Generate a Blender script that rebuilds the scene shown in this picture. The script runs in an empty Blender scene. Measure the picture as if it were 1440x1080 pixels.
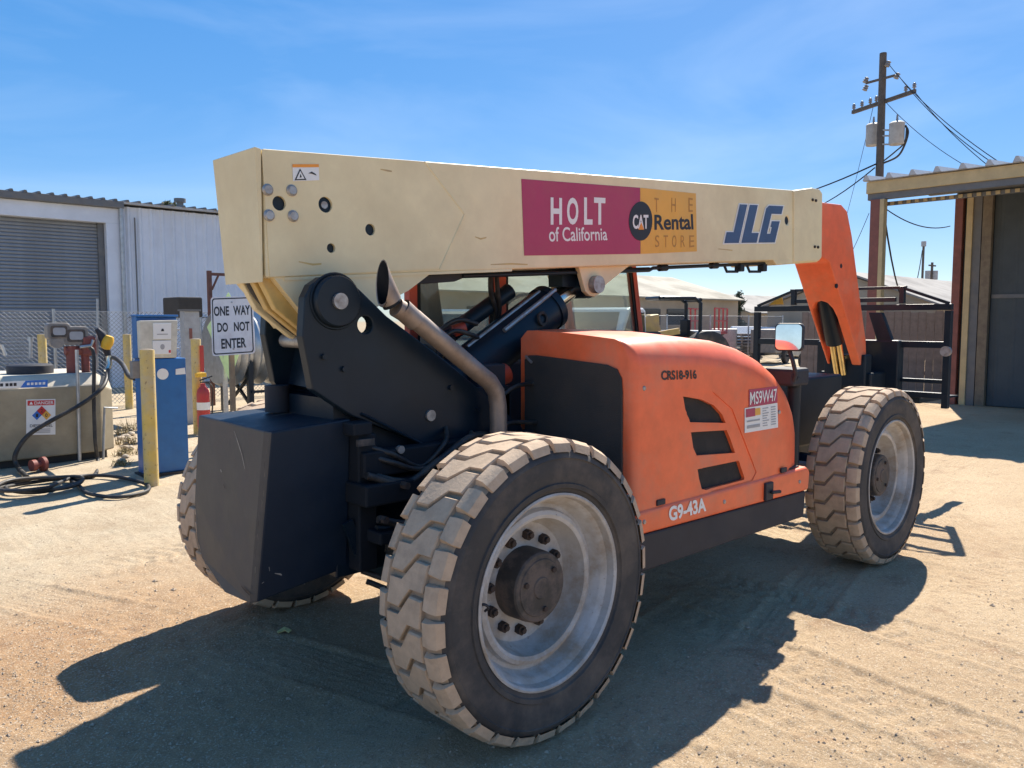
import bpy, bmesh, math, random
import numpy as np
from mathutils import Vector, Matrix

random.seed(7)
rng = np.random.default_rng(7)
S = bpy.context.scene
C = S.collection
R = math.radians

# ------------------------------------------------------------------ camera
CAM = Vector((-2.4246, -3.5553, 1.8203)); YAW, PITCH, FPX = 0.8115, -0.0797, 1121.43
FW = Vector((math.cos(YAW)*math.cos(PITCH), math.sin(YAW)*math.cos(PITCH), math.sin(PITCH)))
RT = FW.cross(Vector((0, 0, 1))).normalized(); UP = RT.cross(FW)
cd = bpy.data.cameras.new('camera'); cam = bpy.data.objects.new('camera', cd); C.objects.link(cam)
cd.sensor_width = 36.0; cd.lens = 36.0*FPX/1440.0; cd.clip_start = 0.05; cd.clip_end = 3000
cam.matrix_world = Matrix(((RT.x, UP.x, -FW.x, CAM.x), (RT.y, UP.y, -FW.y, CAM.y), (RT.z, UP.z, -FW.z, CAM.z), (0, 0, 0, 1)))
S.camera = cam

# ------------------------------------------------------------------ light
SUN_EL, SUN_AZ = R(47.0), R(22.7)          # azimuth from +X towards +Y
w = bpy.data.worlds.new('World'); S.world = w; w.use_nodes = True
nt = w.node_tree; N = nt.nodes; L = nt.links
bg = N['Background']; bg.inputs['Strength'].default_value = 0.085
sky = N.new('ShaderNodeTexSky'); sky.sky_type = 'NISHITA'; sky.sun_disc = False
sky.sun_elevation = SUN_EL; sky.sun_rotation = math.pi/2 - SUN_AZ
sky.air_density = 0.65; sky.dust_density = 0.12; sky.ozone_density = 2.6; sky.altitude = 0
tc = N.new('ShaderNodeTexCoord'); mp = N.new('ShaderNodeMapping'); mp.inputs['Scale'].default_value = (1.1, 1.6, 5.0)
mp.inputs['Location'].default_value = (2.0, 1.4, 0)
mp.inputs['Rotation'].default_value = (0.25, 0.1, 0.5)
nz = N.new('ShaderNodeTexNoise'); nz.inputs['Scale'].default_value = 1.5; nz.inputs['Detail'].default_value = 8; nz.inputs['Roughness'].default_value = 0.5
nz.inputs['Distortion'].default_value = 0.6
rp = N.new('ShaderNodeValToRGB'); rp.color_ramp.elements[0].position = 0.46; rp.color_ramp.elements[1].position = 0.86
rp.color_ramp.elements[1].color = (0.20, 0.20, 0.20, 1)
mx = N.new('ShaderNodeMixRGB'); mx.inputs['Color2'].default_value = (8.0, 8.6, 9.2, 1)
L.new(tc.outputs['Generated'], mp.inputs['Vector']); L.new(mp.outputs['Vector'], nz.inputs['Vector'])
L.new(nz.outputs['Fac'], rp.inputs['Fac']); L.new(rp.outputs['Color'], mx.inputs['Fac'])
hs = N.new('ShaderNodeHueSaturation'); hs.inputs['Hue'].default_value = 0.508; hs.inputs['Saturation'].default_value = 2.3; hs.inputs['Value'].default_value = 2.6
gm = N.new('ShaderNodeGamma'); gm.inputs['Gamma'].default_value = 0.4      # a clear, even sky: tones drawn closer together
L.new(sky.outputs['Color'], gm.inputs['Color']); L.new(gm.outputs['Color'], hs.inputs['Color']); L.new(hs.outputs['Color'], mx.inputs['Color1']); L.new(mx.outputs['Color'], bg.inputs['Color'])
sd = bpy.data.lights.new('sun', 'SUN'); sun = bpy.data.objects.new('sun', sd); C.objects.link(sun)
sd.energy = 4.7; sd.angle = R(0.53); sd.color = (1.0, 0.93, 0.82)
sdir = Vector((math.cos(SUN_EL)*math.cos(SUN_AZ), math.cos(SUN_EL)*math.sin(SUN_AZ), math.sin(SUN_EL)))
sun.rotation_euler = sdir.to_track_quat('Z', 'Y').to_euler(); sun.location = (10, 5, 20)
S.view_settings.view_transform = 'Standard'; S.view_settings.look = 'None'
S.view_settings.exposure = 1.06; S.view_settings.gamma = 1.0; S.view_settings.use_curve_mapping = False
S.render.engine = 'CYCLES'
S.cycles.max_bounces = 8; S.cycles.transparent_max_bounces = 24

# ------------------------------------------------------------------ helpers
def ray(px, py):
    return FW + RT*((px-720)/FPX) - UP*((py-540)/FPX)
def at(px, py, ax, val):
    """a point of the place on the plane axis = val, surveyed from the photograph"""
    i = 'xyz'.index(ax); d = ray(px, py); return CAM + d*((val-CAM[i])/d[i])
def atd(px, py, depth):
    return CAM + ray(px, py)*depth
def V(*a): return Vector(a)

def _rampmix(nt, fac, c0, c1):
    m = nt.nodes.new('ShaderNodeMixRGB'); m.inputs[1].default_value = (*c0, 1); m.inputs[2].default_value = (*c1, 1)
    nt.links.new(fac, m.inputs[0]); return m.outputs[0]
MATS = {}
def mat(name, col, rough=0.6, metal=0.0, dirt=None, lo=0.45, hi=0.75, scale=2.5, bump=0.0, bscale=60, var=0.12, spec=0.5, coat=0.0, scratch=None, scr=(0.66, 0.72)):
    m = bpy.data.materials.new(name); m.use_nodes = True; t = m.node_tree; b = t.nodes['Principled BSDF']
    b.inputs['Roughness'].default_value = rough; b.inputs['Metallic'].default_value = metal
    b.inputs['Specular IOR Level'].default_value = spec; b.inputs['Coat Weight'].default_value = coat
    co = t.nodes.new('ShaderNodeTexCoord').outputs['Object']
    def noise(sc, det=6, ro=0.6):
        n = t.nodes.new('ShaderNodeTexNoise'); n.inputs['Scale'].default_value = sc; n.inputs['Detail'].default_value = det; n.inputs['Roughness'].default_value = ro
        t.links.new(co, n.inputs['Vector']); return n.outputs['Fac']
    def ramp(f, a, bb):
        r = t.nodes.new('ShaderNodeMapRange'); r.inputs[1].default_value = a; r.inputs[2].default_value = bb; t.links.new(f, r.inputs[0]); return r.outputs[0]
    f = ramp(noise(scale*3.1), 0.3, 0.7)
    out = _rampmix(t, f, [c*(1-var) for c in col], [min(1, c*(1+var)) for c in col])
    if dirt:
        d = ramp(noise(scale, 9, 0.68), lo, hi)
        mm = t.nodes.new('ShaderNodeMixRGB'); mm.inputs[2].default_value = (*dirt, 1); t.links.new(out, mm.inputs[1]); t.links.new(d, mm.inputs[0]); out = mm.outputs[0]
        rr = t.nodes.new('ShaderNodeMapRange'); rr.inputs[3].default_value = rough; rr.inputs[4].default_value = min(1, rough+0.3); t.links.new(d, rr.inputs[0]); t.links.new(rr.outputs[0], b.inputs['Roughness'])
    if scratch:
        d = ramp(noise(scale*7, 12, 0.8), scr[0], scr[1])
        mm = t.nodes.new('ShaderNodeMixRGB'); mm.inputs[2].default_value = (*scratch, 1); t.links.new(out, mm.inputs[1]); t.links.new(d, mm.inputs[0]); out = mm.outputs[0]
    t.links.new(out, b.inputs['Base Color'])
    if bump:
        bp = t.nodes.new('ShaderNodeBump'); bp.inputs['Strength'].default_value = bump; bp.inputs['Distance'].default_value = 0.01
        t.links.new(noise(bscale, 5), bp.inputs['Height']); t.links.new(bp.outputs[0], b.inputs['Normal'])
    MATS[name] = m; return m

DUST = (0.36, 0.27, 0.185)
mat('orange_paint', (0.86, 0.150, 0.050), 0.40, dirt=(0.66, 0.225, 0.125), lo=0.50, hi=0.80, scale=2.6, coat=0.08, var=0.10, scratch=(0.55, 0.24, 0.15), scr=(0.63, 0.74), bump=0.05, bscale=8)
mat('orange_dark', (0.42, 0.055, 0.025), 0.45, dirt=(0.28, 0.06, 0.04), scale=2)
mat('cream_paint', (0.80, 0.675, 0.405), 0.42, dirt=(0.66, 0.53, 0.31), lo=0.42, hi=0.80, scale=1.7, var=0.06, scratch=(0.46, 0.33, 0.20), scr=(0.645, 0.72), bump=0.04, bscale=7)
mat('yellow_steel', (0.62, 0.42, 0.14), 0.45, dirt=DUST, scale=4)
mat('black_paint', (0.0075, 0.017, 0.028), 0.36, dirt=(0.026, 0.029, 0.032), lo=0.45, hi=0.9, scale=1.6, var=0.2, spec=0.28)  # blue in the black is painted in for haze and sky reflection
mat('dusty_bounce_black', (0.066, 0.058, 0.052), 0.55, dirt=(0.135, 0.108, 0.088), lo=0.42, hi=0.70, scale=2.8, scratch=(0.24, 0.17, 0.12), scr=(0.68, 0.73), bump=0.12, bscale=20)  # dust plus ground bounce, both put into this lighter rear colour
mat('tread_groove', (0.37, 0.275, 0.19), 0.95, dirt=(0.20, 0.155, 0.115), scale=5)
mat('counterweight_paint', (0.007, 0.016, 0.031), 0.42, spec=0.3, dirt=(0.015, 0.024, 0.037), lo=0.4, hi=0.8, scale=2.2, scr=(0.70, 0.74), scratch=(0.16, 0.13, 0.105), bump=0.12, bscale=25)  # near-black navy carries the side's shade and blue haze in its colour
mat('black_plastic', (0.028, 0.031, 0.041), 0.55, spec=0.3, dirt=(0.05, 0.047, 0.05), scale=3)
mat('rubber', (0.040, 0.039, 0.040), 0.75, dirt=(0.155, 0.125, 0.10), lo=0.44, hi=0.74, scale=3.4, bump=0.15, bscale=40)
mat('tread_dust', (0.50, 0.365, 0.25), 0.9, dirt=(0.33, 0.245, 0.175), lo=0.5, hi=0.75, scale=6, bump=0.25, bscale=70)
mat('rim_paint', (0.46, 0.45, 0.44), 0.42, dirt=(0.31, 0.25, 0.19), lo=0.44, hi=0.66, scale=4.5, scratch=(0.20, 0.125, 0.08), scr=(0.61, 0.66), var=0.10)
mat('hub_black', (0.035, 0.033, 0.032), 0.6, dirt=(0.13, 0.10, 0.082), lo=0.42, hi=0.58, scale=9)
mat('rust_nut', (0.055, 0.036, 0.028), 0.8, dirt=(0.03, 0.025, 0.022), scale=20)
mat('exhaust_steel', (0.30, 0.245, 0.21), 0.5, 0.55, dirt=(0.22, 0.15, 0.10), scale=6)
mat('pin_steel', (0.42, 0.41, 0.40), 0.45, 0.7, dirt=(0.25, 0.2, 0.16), scale=15)
mat('chrome', (0.7, 0.68, 0.6), 0.18, 1.0)
mat('gold_rod', (0.72, 0.58, 0.28), 0.3, 0.9)
mat('wire', (0.03, 0.03, 0.032), 1.0, spec=0.0)
mat('hose', (0.018, 0.018, 0.019), 0.5, dirt=(0.10, 0.085, 0.07), scale=8)
mat('seat_black', (0.011, 0.014, 0.019), 0.7, spec=0.25)
mat('screen_mesh', (0.035, 0.034, 0.033), 0.75, dirt=(0.075, 0.06, 0.05), lo=0.35, hi=0.7, scale=2.5, bump=0.6, bscale=260)
mat('vent_mesh', (0.02, 0.02, 0.02), 0.8, dirt=(0.06, 0.05, 0.045), scale=10, bump=0.6, bscale=300)
mat('decal_magenta', (0.42, 0.035, 0.10), 0.4, var=0.05, dirt=(0.40, 0.09, 0.12), scale=2)
mat('decal_yellow', (0.80, 0.40, 0.05), 0.4, var=0.05, dirt=(0.70, 0.40, 0.11), scale=2)
mat('decal_white', (0.78, 0.77, 0.74), 0.45, var=0.04)
mat('decal_black', (0.02, 0.02, 0.025), 0.5)
mat('decal_navy', (0.05, 0.095, 0.19), 0.45)
mat('decal_grey', (0.35, 0.35, 0.36), 0.5)
mat('decal_red', (0.55, 0.03, 0.03), 0.45)
mat('decal_blue', (0.03, 0.16, 0.55), 0.45)
mat('decal_orange', (0.85, 0.30, 0.03), 0.45)
mat('decal_brown', (0.48, 0.22, 0.04), 0.5)
mat('wall_metal', (0.66, 0.70, 0.77), 0.5, dirt=(0.54, 0.57, 0.62), scale=0.5, var=0.05)
mat('door_slat', (0.22, 0.245, 0.28), 0.55, dirt=(0.15, 0.16, 0.175), scale=0.6, var=0.1)
mat('eave_trim', (0.13, 0.135, 0.14), 0.6, dirt=(0.2, 0.18, 0.16), scale=2)
mat('galvanised', (0.42, 0.44, 0.46), 0.38, 0.75, dirt=(0.30, 0.29, 0.27), scale=3)
mat('fence_wire', (0.20, 0.215, 0.235), 0.5, 0.6)
mat('rust_steel', (0.16, 0.07, 0.05), 0.8, dirt=(0.09, 0.05, 0.04), scale=5)
mat('tank_concrete', (0.36, 0.30, 0.20), 0.85, dirt=(0.25, 0.205, 0.135), scale=1.5, bump=0.15, bscale=30)
mat('tank_top', (0.52, 0.47, 0.38), 0.85, dirt=(0.38, 0.33, 0.25), scale=1.8)
mat('tank_skid', (0.05, 0.045, 0.04), 0.9)
mat('blue_paint', (0.018, 0.13, 0.36), 0.4, dirt=(0.05, 0.14, 0.28), lo=0.5, hi=0.9, scale=2)
mat('box_white', (0.60, 0.57, 0.48), 0.5, dirt=(0.45, 0.41, 0.33), scale=4)
mat('bollard_yellow', (0.62, 0.44, 0.11), 0.6, dirt=(0.50, 0.42, 0.27), lo=0.42, hi=0.62, scale=2.0, scratch=(0.15, 0.085, 0.05), scr=(0.575, 0.625))
mat('red_paint', (0.46, 0.035, 0.035), 0.4, dirt=(0.33, 0.07, 0.05), scale=6)
mat('pump_red', (0.24, 0.06, 0.045), 0.6, dirt=(0.16, 0.07, 0.05), scale=8)
mat('meter_grey', (0.22, 0.20, 0.18), 0.5, dirt=(0.36, 0.30, 0.24), scale=9)
mat('nozzle_yellow', (0.75, 0.42, 0.03), 0.5)
mat('sign_white', (0.70, 0.68, 0.68), 0.45, dirt=(0.55, 0.50, 0.50), scale=5, var=0.03)
mat('sign_lime', (0.55, 0.72, 0.34), 0.5)
mat('wood_post', (0.20, 0.16, 0.11), 0.8, dirt=(0.13, 0.10, 0.08), scale=5)
mat('board_wood', (0.23, 0.175, 0.145), 0.85, dirt=(0.16, 0.125, 0.105), scale=4)
mat('tan_steel', (0.50, 0.385, 0.20), 0.55, dirt=(0.40, 0.31, 0.19), scale=1.5)
mat('red_primer', (0.235, 0.085, 0.065), 0.7, dirt=(0.17, 0.08, 0.07), scale=3)
mat('tarp_dark', (0.058, 0.072, 0.082), 0.75, dirt=(0.095, 0.11, 0.11), scale=0.8)
mat('roof_galv', (0.45, 0.44, 0.43), 0.5, 0.2, dirt=(0.33, 0.29, 0.25), scale=1)
mat('tan_wall', (0.33, 0.28, 0.215), 0.8, dirt=(0.27, 0.225, 0.17), scale=0.3)
mat('tan_roof', (0.27, 0.245, 0.195), 0.8, dirt=(0.23, 0.205, 0.16), scale=0.3)
mat('grey_roof', (0.235, 0.22, 0.205), 0.8, dirt=(0.19, 0.175, 0.16), scale=0.4)
mat('pole_wood', (0.115, 0.095, 0.08), 0.85, dirt=(0.07, 0.06, 0.05), scale=4)
mat('insulator', (0.25, 0.24, 0.24), 0.4)
mat('transformer', (0.36, 0.37, 0.38), 0.5, dirt=(0.28, 0.27, 0.26), scale=3)
mat('tractor_yellow', (0.52, 0.36, 0.12), 0.5, dirt=DUST, scale=2)
mat('car_white', (0.66, 0.67, 0.68), 0.3, coat=0.4, var=0.03)
mat('car_grey', (0.10, 0.115, 0.13), 0.3, coat=0.4)
mat('car_blue', (0.10, 0.17, 0.27), 0.3, coat=0.4)
mat('car_glass', (0.03, 0.04, 0.045), 0.08)
mat('rock', (0.46, 0.39, 0.30), 0.9, dirt=(0.36, 0.29, 0.21), scale=5, bump=0.4, bscale=12)
mat('pebble', (0.40, 0.31, 0.225), 0.95, var=0.35, scale=5)
mat('leaf_dark', (0.035, 0.055, 0.022), 0.7, var=0.4, scale=1.0)
mat('leaf_dry', (0.22, 0.17, 0.075), 0.85, var=0.35, scale=2.0)
mat('bark', (0.10, 0.075, 0.055), 0.9)
mat('mirror', (0.75, 0.75, 0.75), 0.03, 1.0)
mat('scrap_yellow', (0.62, 0.53, 0.22), 0.7)
def glass_mat():
    m = bpy.data.materials.new('cab_glass'); m.use_nodes = True; t = m.node_tree; t.nodes.clear()
    o = t.nodes.new('ShaderNodeOutputMaterial'); a = t.nodes.new('ShaderNodeBsdfTransparent'); g = t.nodes.new('ShaderNodeBsdfGlossy'); d = t.nodes.new('ShaderNodeBsdfDiffuse')
    a.inputs[0].default_value = (0.82, 0.90, 0.86, 1); g.inputs['Roughness'].default_value = 0.03; d.inputs[0].default_value = (0.62, 0.66, 0.60, 1)
    f = t.nodes.new('ShaderNodeFresnel'); f.inputs[0].default_value = 1.45
    m1 = t.nodes.new('ShaderNodeMixShader'); m2 = t.nodes.new('ShaderNodeMixShader'); m1.inputs[0].default_value = 0.2
    t.links.new(a.outputs[0], m1.inputs[1]); t.links.new(d.outputs[0], m1.inputs[2])
    t.links.new(f.outputs[0], m2.inputs[0]); t.links.new(m1.outputs[0], m2.inputs[1]); t.links.new(g.outputs[0], m2.inputs[2]); t.links.new(m2.outputs[0], o.inputs[0])
    MATS['cab_glass'] = m
glass_mat()

ORG = {}
def tag(o, label=None, cat=None, group=None, kind=None):
    if label: o['label'] = label
    if cat: o['category'] = cat
    if group: o['group'] = group
    if kind: o['kind'] = kind
    return o
def thing(name, label, cat, loc=(0, 0, 0), group=None):
    o = bpy.data.objects.new(name, None); o.empty_display_size = 0.2; C.objects.link(o); o.location = loc
    ORG[o.name] = Vector(loc); return tag(o, label, cat, group)

class MB:
    def __init__(s): s.v = []; s.f = []; s.m = []
    def add(s, vs, fs, mi=0, M=None):
        n = len(s.v)
        s.v += [(M @ Vector(p)) if M else Vector(p) for p in vs]
        s.f += [tuple(i+n for i in f) for f in fs]; s.m += [mi]*len(fs); return s
    def bb(s, x0, x1, y0, y1, z0, z1, mi=0, M=None):
        vs = [(x, y, z) for x in (x0, x1) for y in (y0, y1) for z in (z0, z1)]
        return s.add(vs, [(0, 1, 3, 2), (4, 6, 7, 5), (0, 4, 5, 1), (2, 3, 7, 6), (0, 2, 6, 4), (1, 5, 7, 3)], mi, M)
    def bar(s, a, b, wx, wz, up=(0, 0, 1), mi=0):
        a = Vector(a); b = Vector(b); d = (b-a); ln = d.length; d.normalize(); u = Vector(up)
        if abs(d.dot(u)) > 0.98: u = Vector((1, 0, 0))
        x = d.cross(u).normalized(); z = x.cross(d)
        M = Matrix(((d.x, x.x, z.x, a.x), (d.y, x.y, z.y, a.y), (d.z, x.z, z.z, a.z), (0, 0, 0, 1)))
        return s.bb(0, ln, -wx/2, wx/2, -wz/2, wz/2, mi, M)
    def cyl(s, a, b, r0, r1=None, n=20, mi=0, cap=True):
        return s.tube([a, b], [r0, r0 if r1 is None else r1], n, cap, mi)
    def tube(s, pts, r, n=8, cap=True, mi=0):
        pts = [Vector(p) for p in pts]; k = len(pts); r = r if isinstance(r, (list, tuple)) else [r]*k
        t = [(pts[min(i+1, k-1)]-pts[max(i-1, 0)]).normalized() for i in range(k)]
        u = t[0].orthogonal().normalized(); vs = []
        for i in range(k):
            u = (u - t[i]*u.dot(t[i])).normalized(); w_ = t[i].cross(u)
            vs += [pts[i]+(u*math.cos(2*math.pi*j/n)+w_*math.sin(2*math.pi*j/n))*r[i] for j in range(n)]
        fs = [(i*n+j, i*n+(j+1) % n, (i+1)*n+(j+1) % n, (i+1)*n+j) for i in range(k-1) for j in range(n)]
        if cap: fs += [tuple(range(n-1, -1, -1)), tuple(range((k-1)*n, k*n))]
        return s.add(vs, fs, mi)
    def lathe(s, prof, o, axis, n=48, mi=0, mis=None):
        o = Vector(o); a = Vector(axis).normalized(); u = a.orthogonal().normalized(); w_ = a.cross(u); vs = []
        for r, h in prof: vs += [o+a*h+(u*math.cos(2*math.pi*j/n)+w_*math.sin(2*math.pi*j/n))*r for j in range(n)]
        for i in range(len(prof)-1):
            s.add(vs[i*n:(i+2)*n], [(j, (j+1) % n, n+(j+1) % n, n+j) for j in range(n)], mis[i] if mis else mi)
        return s
    def prism(s, poly, off, mi=0):
        n = len(poly); off = Vector(off); vs = [Vector(p) for p in poly]; vs += [p+off for p in vs]
        return s.add(vs, [tuple(range(n-1, -1, -1)), tuple(range(n, 2*n))]+[(i, (i+1) % n, n+(i+1) % n, n+i) for i in range(n)], mi)
    def mesh(s, name, mats, org=(0, 0, 0), smooth=None, recalc=True):
        o = Vector(org); me = bpy.data.meshes.new(name); me.from_pydata([p-o for p in s.v], [], s.f)
        for m in (mats if isinstance(mats, (list, tuple)) else [mats]): me.materials.append(MATS[m])
        me.polygons.foreach_set('material_index', s.m)
        if recalc:
            bm = bmesh.new(); bm.from_mesh(me); bmesh.ops.remove_doubles(bm, verts=bm.verts, dist=1e-5); bmesh.ops.recalc_face_normals(bm, faces=bm.faces); bm.to_mesh(me); bm.free()
        if smooth is not None:
            me.polygons.foreach_set('use_smooth', [True]*len(me.polygons)); me.set_sharp_from_angle(angle=R(smooth))
        me.update(); return me
    def build(s, name, mats, parent=None, smooth=None, bevel=0.0, seg=2, recalc=True):
        org = Vector((0, 0, 0)); p = parent
        while p is not None: org = org + p.location; p = p.parent
        o = bpy.data.objects.new(name, s.mesh(name, mats, org, smooth, recalc)); C.objects.link(o); o.parent = parent
        if bevel:
            b = o.modifiers.new('bevel', 'BEVEL'); b.width = bevel; b.segments = seg; b.limit_method = 'ANGLE'; b.angle_limit = R(35); b.harden_normals = False
            if smooth is None:
                o.data.polygons.foreach_set('use_smooth', [False]*len(o.data.polygons))
        return o

def one(name, mats, label, cat, mb, loc, group=None, **k):
    """a thing that is a single mesh, its origin at its base"""
    o = bpy.data.objects.new(name, mb.mesh(name, mats, loc, k.get('smooth'))); C.objects.link(o); o.location = loc
    if k.get('bevel'):
        b = o.modifiers.new('bevel', 'BEVEL'); b.width = k['bevel']; b.segments = 2; b.limit_method = 'ANGLE'; b.angle_limit = R(35)
    return tag(o, label, cat, group)
def copy_tree(o, parent=None):
    c = o.copy(); C.objects.link(c); c.parent = parent
    for ch in o.children: copy_tree(ch, c)
    return c
def cut(o, cutter):
    """subtract a closed mesh from a part"""
    org = Vector((0, 0, 0)); p = o.parent
    while p is not None: org = org + p.location; p = p.parent
    k = bpy.data.objects.new('cutter', cutter.mesh('cutter', [o.data.materials[0].name], org)); C.objects.link(k); k.parent = o.parent
    md = o.modifiers.new('cut', 'BOOLEAN'); md.object = k; md.operation = 'DIFFERENCE'; md.solver = 'EXACT'
    bpy.context.view_layer.update(); dg = bpy.context.evaluated_depsgraph_get()
    me = bpy.data.meshes.new_from_object(o.evaluated_get(dg)); o.modifiers.remove(md); o.data = me
    bpy.data.objects.remove(k)
def quadmap(q, u, v):
    bl, br, tr, tl = q; return (bl*(1-u)+br*u)*(1-v)+(tl*(1-u)+tr*u)*v
def lettering(s, q, m, parent, bold=0.0, lift=0.002, name='lettering'):
    """flat letters filling the quad q = [bottom left, bottom right, top right, top left]"""
    cu = bpy.data.curves.new('t', 'FONT'); cu.body = s; cu.offset = bold; cu.resolution_u = 4
    ob = bpy.data.objects.new('t', cu); C.objects.link(ob); bpy.context.view_layer.update()
    me = bpy.data.meshes.new_from_object(ob.evaluated_get(bpy.context.evaluated_depsgraph_get())); bpy.data.objects.remove(ob)
    vs = [v.co.copy() for v in me.vertices]; fs = [tuple(p.vertices) for p in me.polygons]
    x0 = min(v.x for v in vs); x1 = max(v.x for v in vs); y0 = min(v.y for v in vs); y1 = max(v.y for v in vs)
    nrm = (q[1]-q[0]).cross(q[3]-q[0]).normalized()
    b = MB(); b.add([quadmap(q, (v.x-x0)/(x1-x0), (v.y-y0)/(y1-y0))+nrm*lift for v in vs], fs)
    return b.build(name, m, parent, recalc=False)
def shape(poly, q, m, parent, lift=0.001, name='decal'):
    nrm = (q[1]-q[0]).cross(q[3]-q[0]).normalized(); b = MB()
    b.add([quadmap(q, u, v)+nrm*lift for u, v in poly], [tuple(range(len(poly)))])
    return b.build(name, m, parent, recalc=False)
UNIT = [(0, 0), (1, 0), (1, 1), (0, 1)]
def sub(q, u0, v0, u1, v1):
    return [quadmap(q, u0, v0), quadmap(q, u1, v0), quadmap(q, u1, v1), quadmap(q, u0, v1)]
def rrect(x0, x1, y0, y1, r, n=5):
    pts = []
    for cx, cy, a0 in ((x1-r, y1-r, 0), (x0+r, y1-r, 90), (x0+r, y0+r, 180), (x1-r, y0+r, 270)):
        pts += [(cx+r*math.cos(R(a0+90*i/n)), cy+r*math.sin(R(a0+90*i/n))) for i in range(n+1)]
    return pts
def circle(cx, cy, rx, ry, n=32): return [(cx+rx*math.cos(2*math.pi*i/n), cy+ry*math.sin(2*math.pi*i/n)) for i in range(n)]
def curve(pts, n=8):
    """smooth path through points"""
    pts = [Vector(p) for p in pts]; P = [pts[0]*2-pts[1]]+pts+[pts[-1]*2-pts[-2]]; out = []
    for i in range(1, len(P)-2):
        for k in range(n):
            t = k/n; a, b, c, d = P[i-1], P[i], P[i+1], P[i+2]
            out.append(0.5*((2*b)+(c-a)*t+(2*a-5*b+4*c-d)*t*t+(3*b-a-3*c+d)*t**3))
    return out+[pts[-1]]

# ------------------------------------------------------------------ ground
def vnoise(x, y, sc, seed):
    r = np.random.default_rng(seed); T = r.random((256, 256)); X = x*sc; Y = y*sc
    xi = np.floor(X).astype(int); yi = np.floor(Y).astype(int); fx = X-xi; fy = Y-yi
    fx = fx*fx*(3-2*fx); fy = fy*fy*(3-2*fy); g = lambda a, b: T[a % 256, b % 256]
    return (g(xi, yi)*(1-fx)+g(xi+1, yi)*fx)*(1-fy)+(g(xi, yi+1)*(1-fx)+g(xi+1, yi+1)*fx)*fy - 0.5
def height(x, y):
    h = 0.020*vnoise(x, y, 0.7, 1)+0.014*vnoise(x, y, 2.3, 2)+0.008*vnoise(x, y, 6.1, 3)+0.007*vnoise(x, y, 13.0, 4)+0.006*vnoise(x, y, 24.0, 5)*np.clip(vnoise(x, y, 1.1, 8)*3+.8, .2, 1.6)
    soft = np.clip(vnoise(x, y, 0.9, 9)*2.2+0.75, 0.15, 1)
    for (x0, y0, x1, y1, wd, ph) in TRACKS:
        dx, dy = x1-x0, y1-y0; ln = math.hypot(dx, dy); dx /= ln; dy /= ln
        s = (x-x0)*dx+(y-y0)*dy; t = -(x-x0)*dy+(y-y0)*dx + 0.06*np.sin(s*0.8+ph)
        ins = np.clip((wd/2-np.abs(t))/0.03, 0, 1)
        lug = np.tanh(5*np.sin((s+0.55*np.abs(t))*2*math.pi/0.13))
        edge = np.exp(-((np.abs(t)-wd/2-0.02)/0.03)**2)
        rib = np.cos(t*2*math.pi/0.05+0.6*np.sin(s*1.7))
        h = h+soft*(ins*(-0.007+0.0045*lug*np.clip(np.sin(s*0.9+ph)+.4, 0, 1)+0.0028*rib)+0.009*edge)
    fade = np.clip((13-np.hypot(x-1, y-0.5))/4, 0, 1)
    return h*fade
TRACKS = []
for a, b, wd, ph in (((985, 880), (1440, 1050), 0.40, 0), ((1120, 1000), (1330, 1078), 0.30, 1), ((1150, 850), (1440, 935), 0.34, 2), ((1290, 700), (1440, 815), 0.36, 3),
                     ((620, 1000), (1000, 780), 0.40, 4), ((300, 905), (720, 1010), 0.40, 5), ((60, 815), (300, 760), 0.4, 6), ((120, 945), (330, 860), 0.3, 2.5), ((900, 1060), (1180, 800), 0.38, 1.5)):
    p = at(*a, 'z', 0); q = at(*b, 'z', 0); TRACKS.append((p.x, p.y, q.x, q.y, wd, ph))
def axis_coords(lo, hi, step, far):
    mid = np.arange(lo, hi+1e-6, step); g = []; d = step
    while True:
        d *= 1.16; nx = (g[-1] if g else 0)+d
        if nx > far: break
        g.append(nx)
    g = np.array(g+[far]); return np.concatenate([(lo-g)[::-1], mid, hi+g])
xs = axis_coords(-2.2, 5.6, 0.0165, 900); ys = axis_coords(-2.5, 3.2, 0.0165, 900)
GX, GY = np.meshgrid(xs, ys, indexing='ij'); GZ = height(GX, GY)
def hz(x, y): return float(height(np.array([x]), np.array([y]))[0])
nx, ny = len(xs), len(ys)
me = bpy.data.meshes.new('ground'); me.vertices.add(nx*ny)
me.vertices.foreach_set('co', np.stack([GX, GY, GZ], -1).ravel())
idx = np.arange(nx*ny).reshape(nx, ny)
quads = np.stack([idx[:-1, :-1], idx[1:, :-1], idx[1:, 1:], idx[:-1, 1:]], -1).reshape(-1, 4)
me.loops.add(quads.size); me.polygons.add(len(quads)); me.loops.foreach_set('vertex_index', quads.ravel())
me.polygons.foreach_set('loop_start', np.arange(0, quads.size, 4)); me.polygons.foreach_set('loop_total', np.full(len(quads), 4))
me.polygons.foreach_set('use_smooth', np.ones(len(quads), bool)); me.update(calc_edges=True); me.validate()
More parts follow.
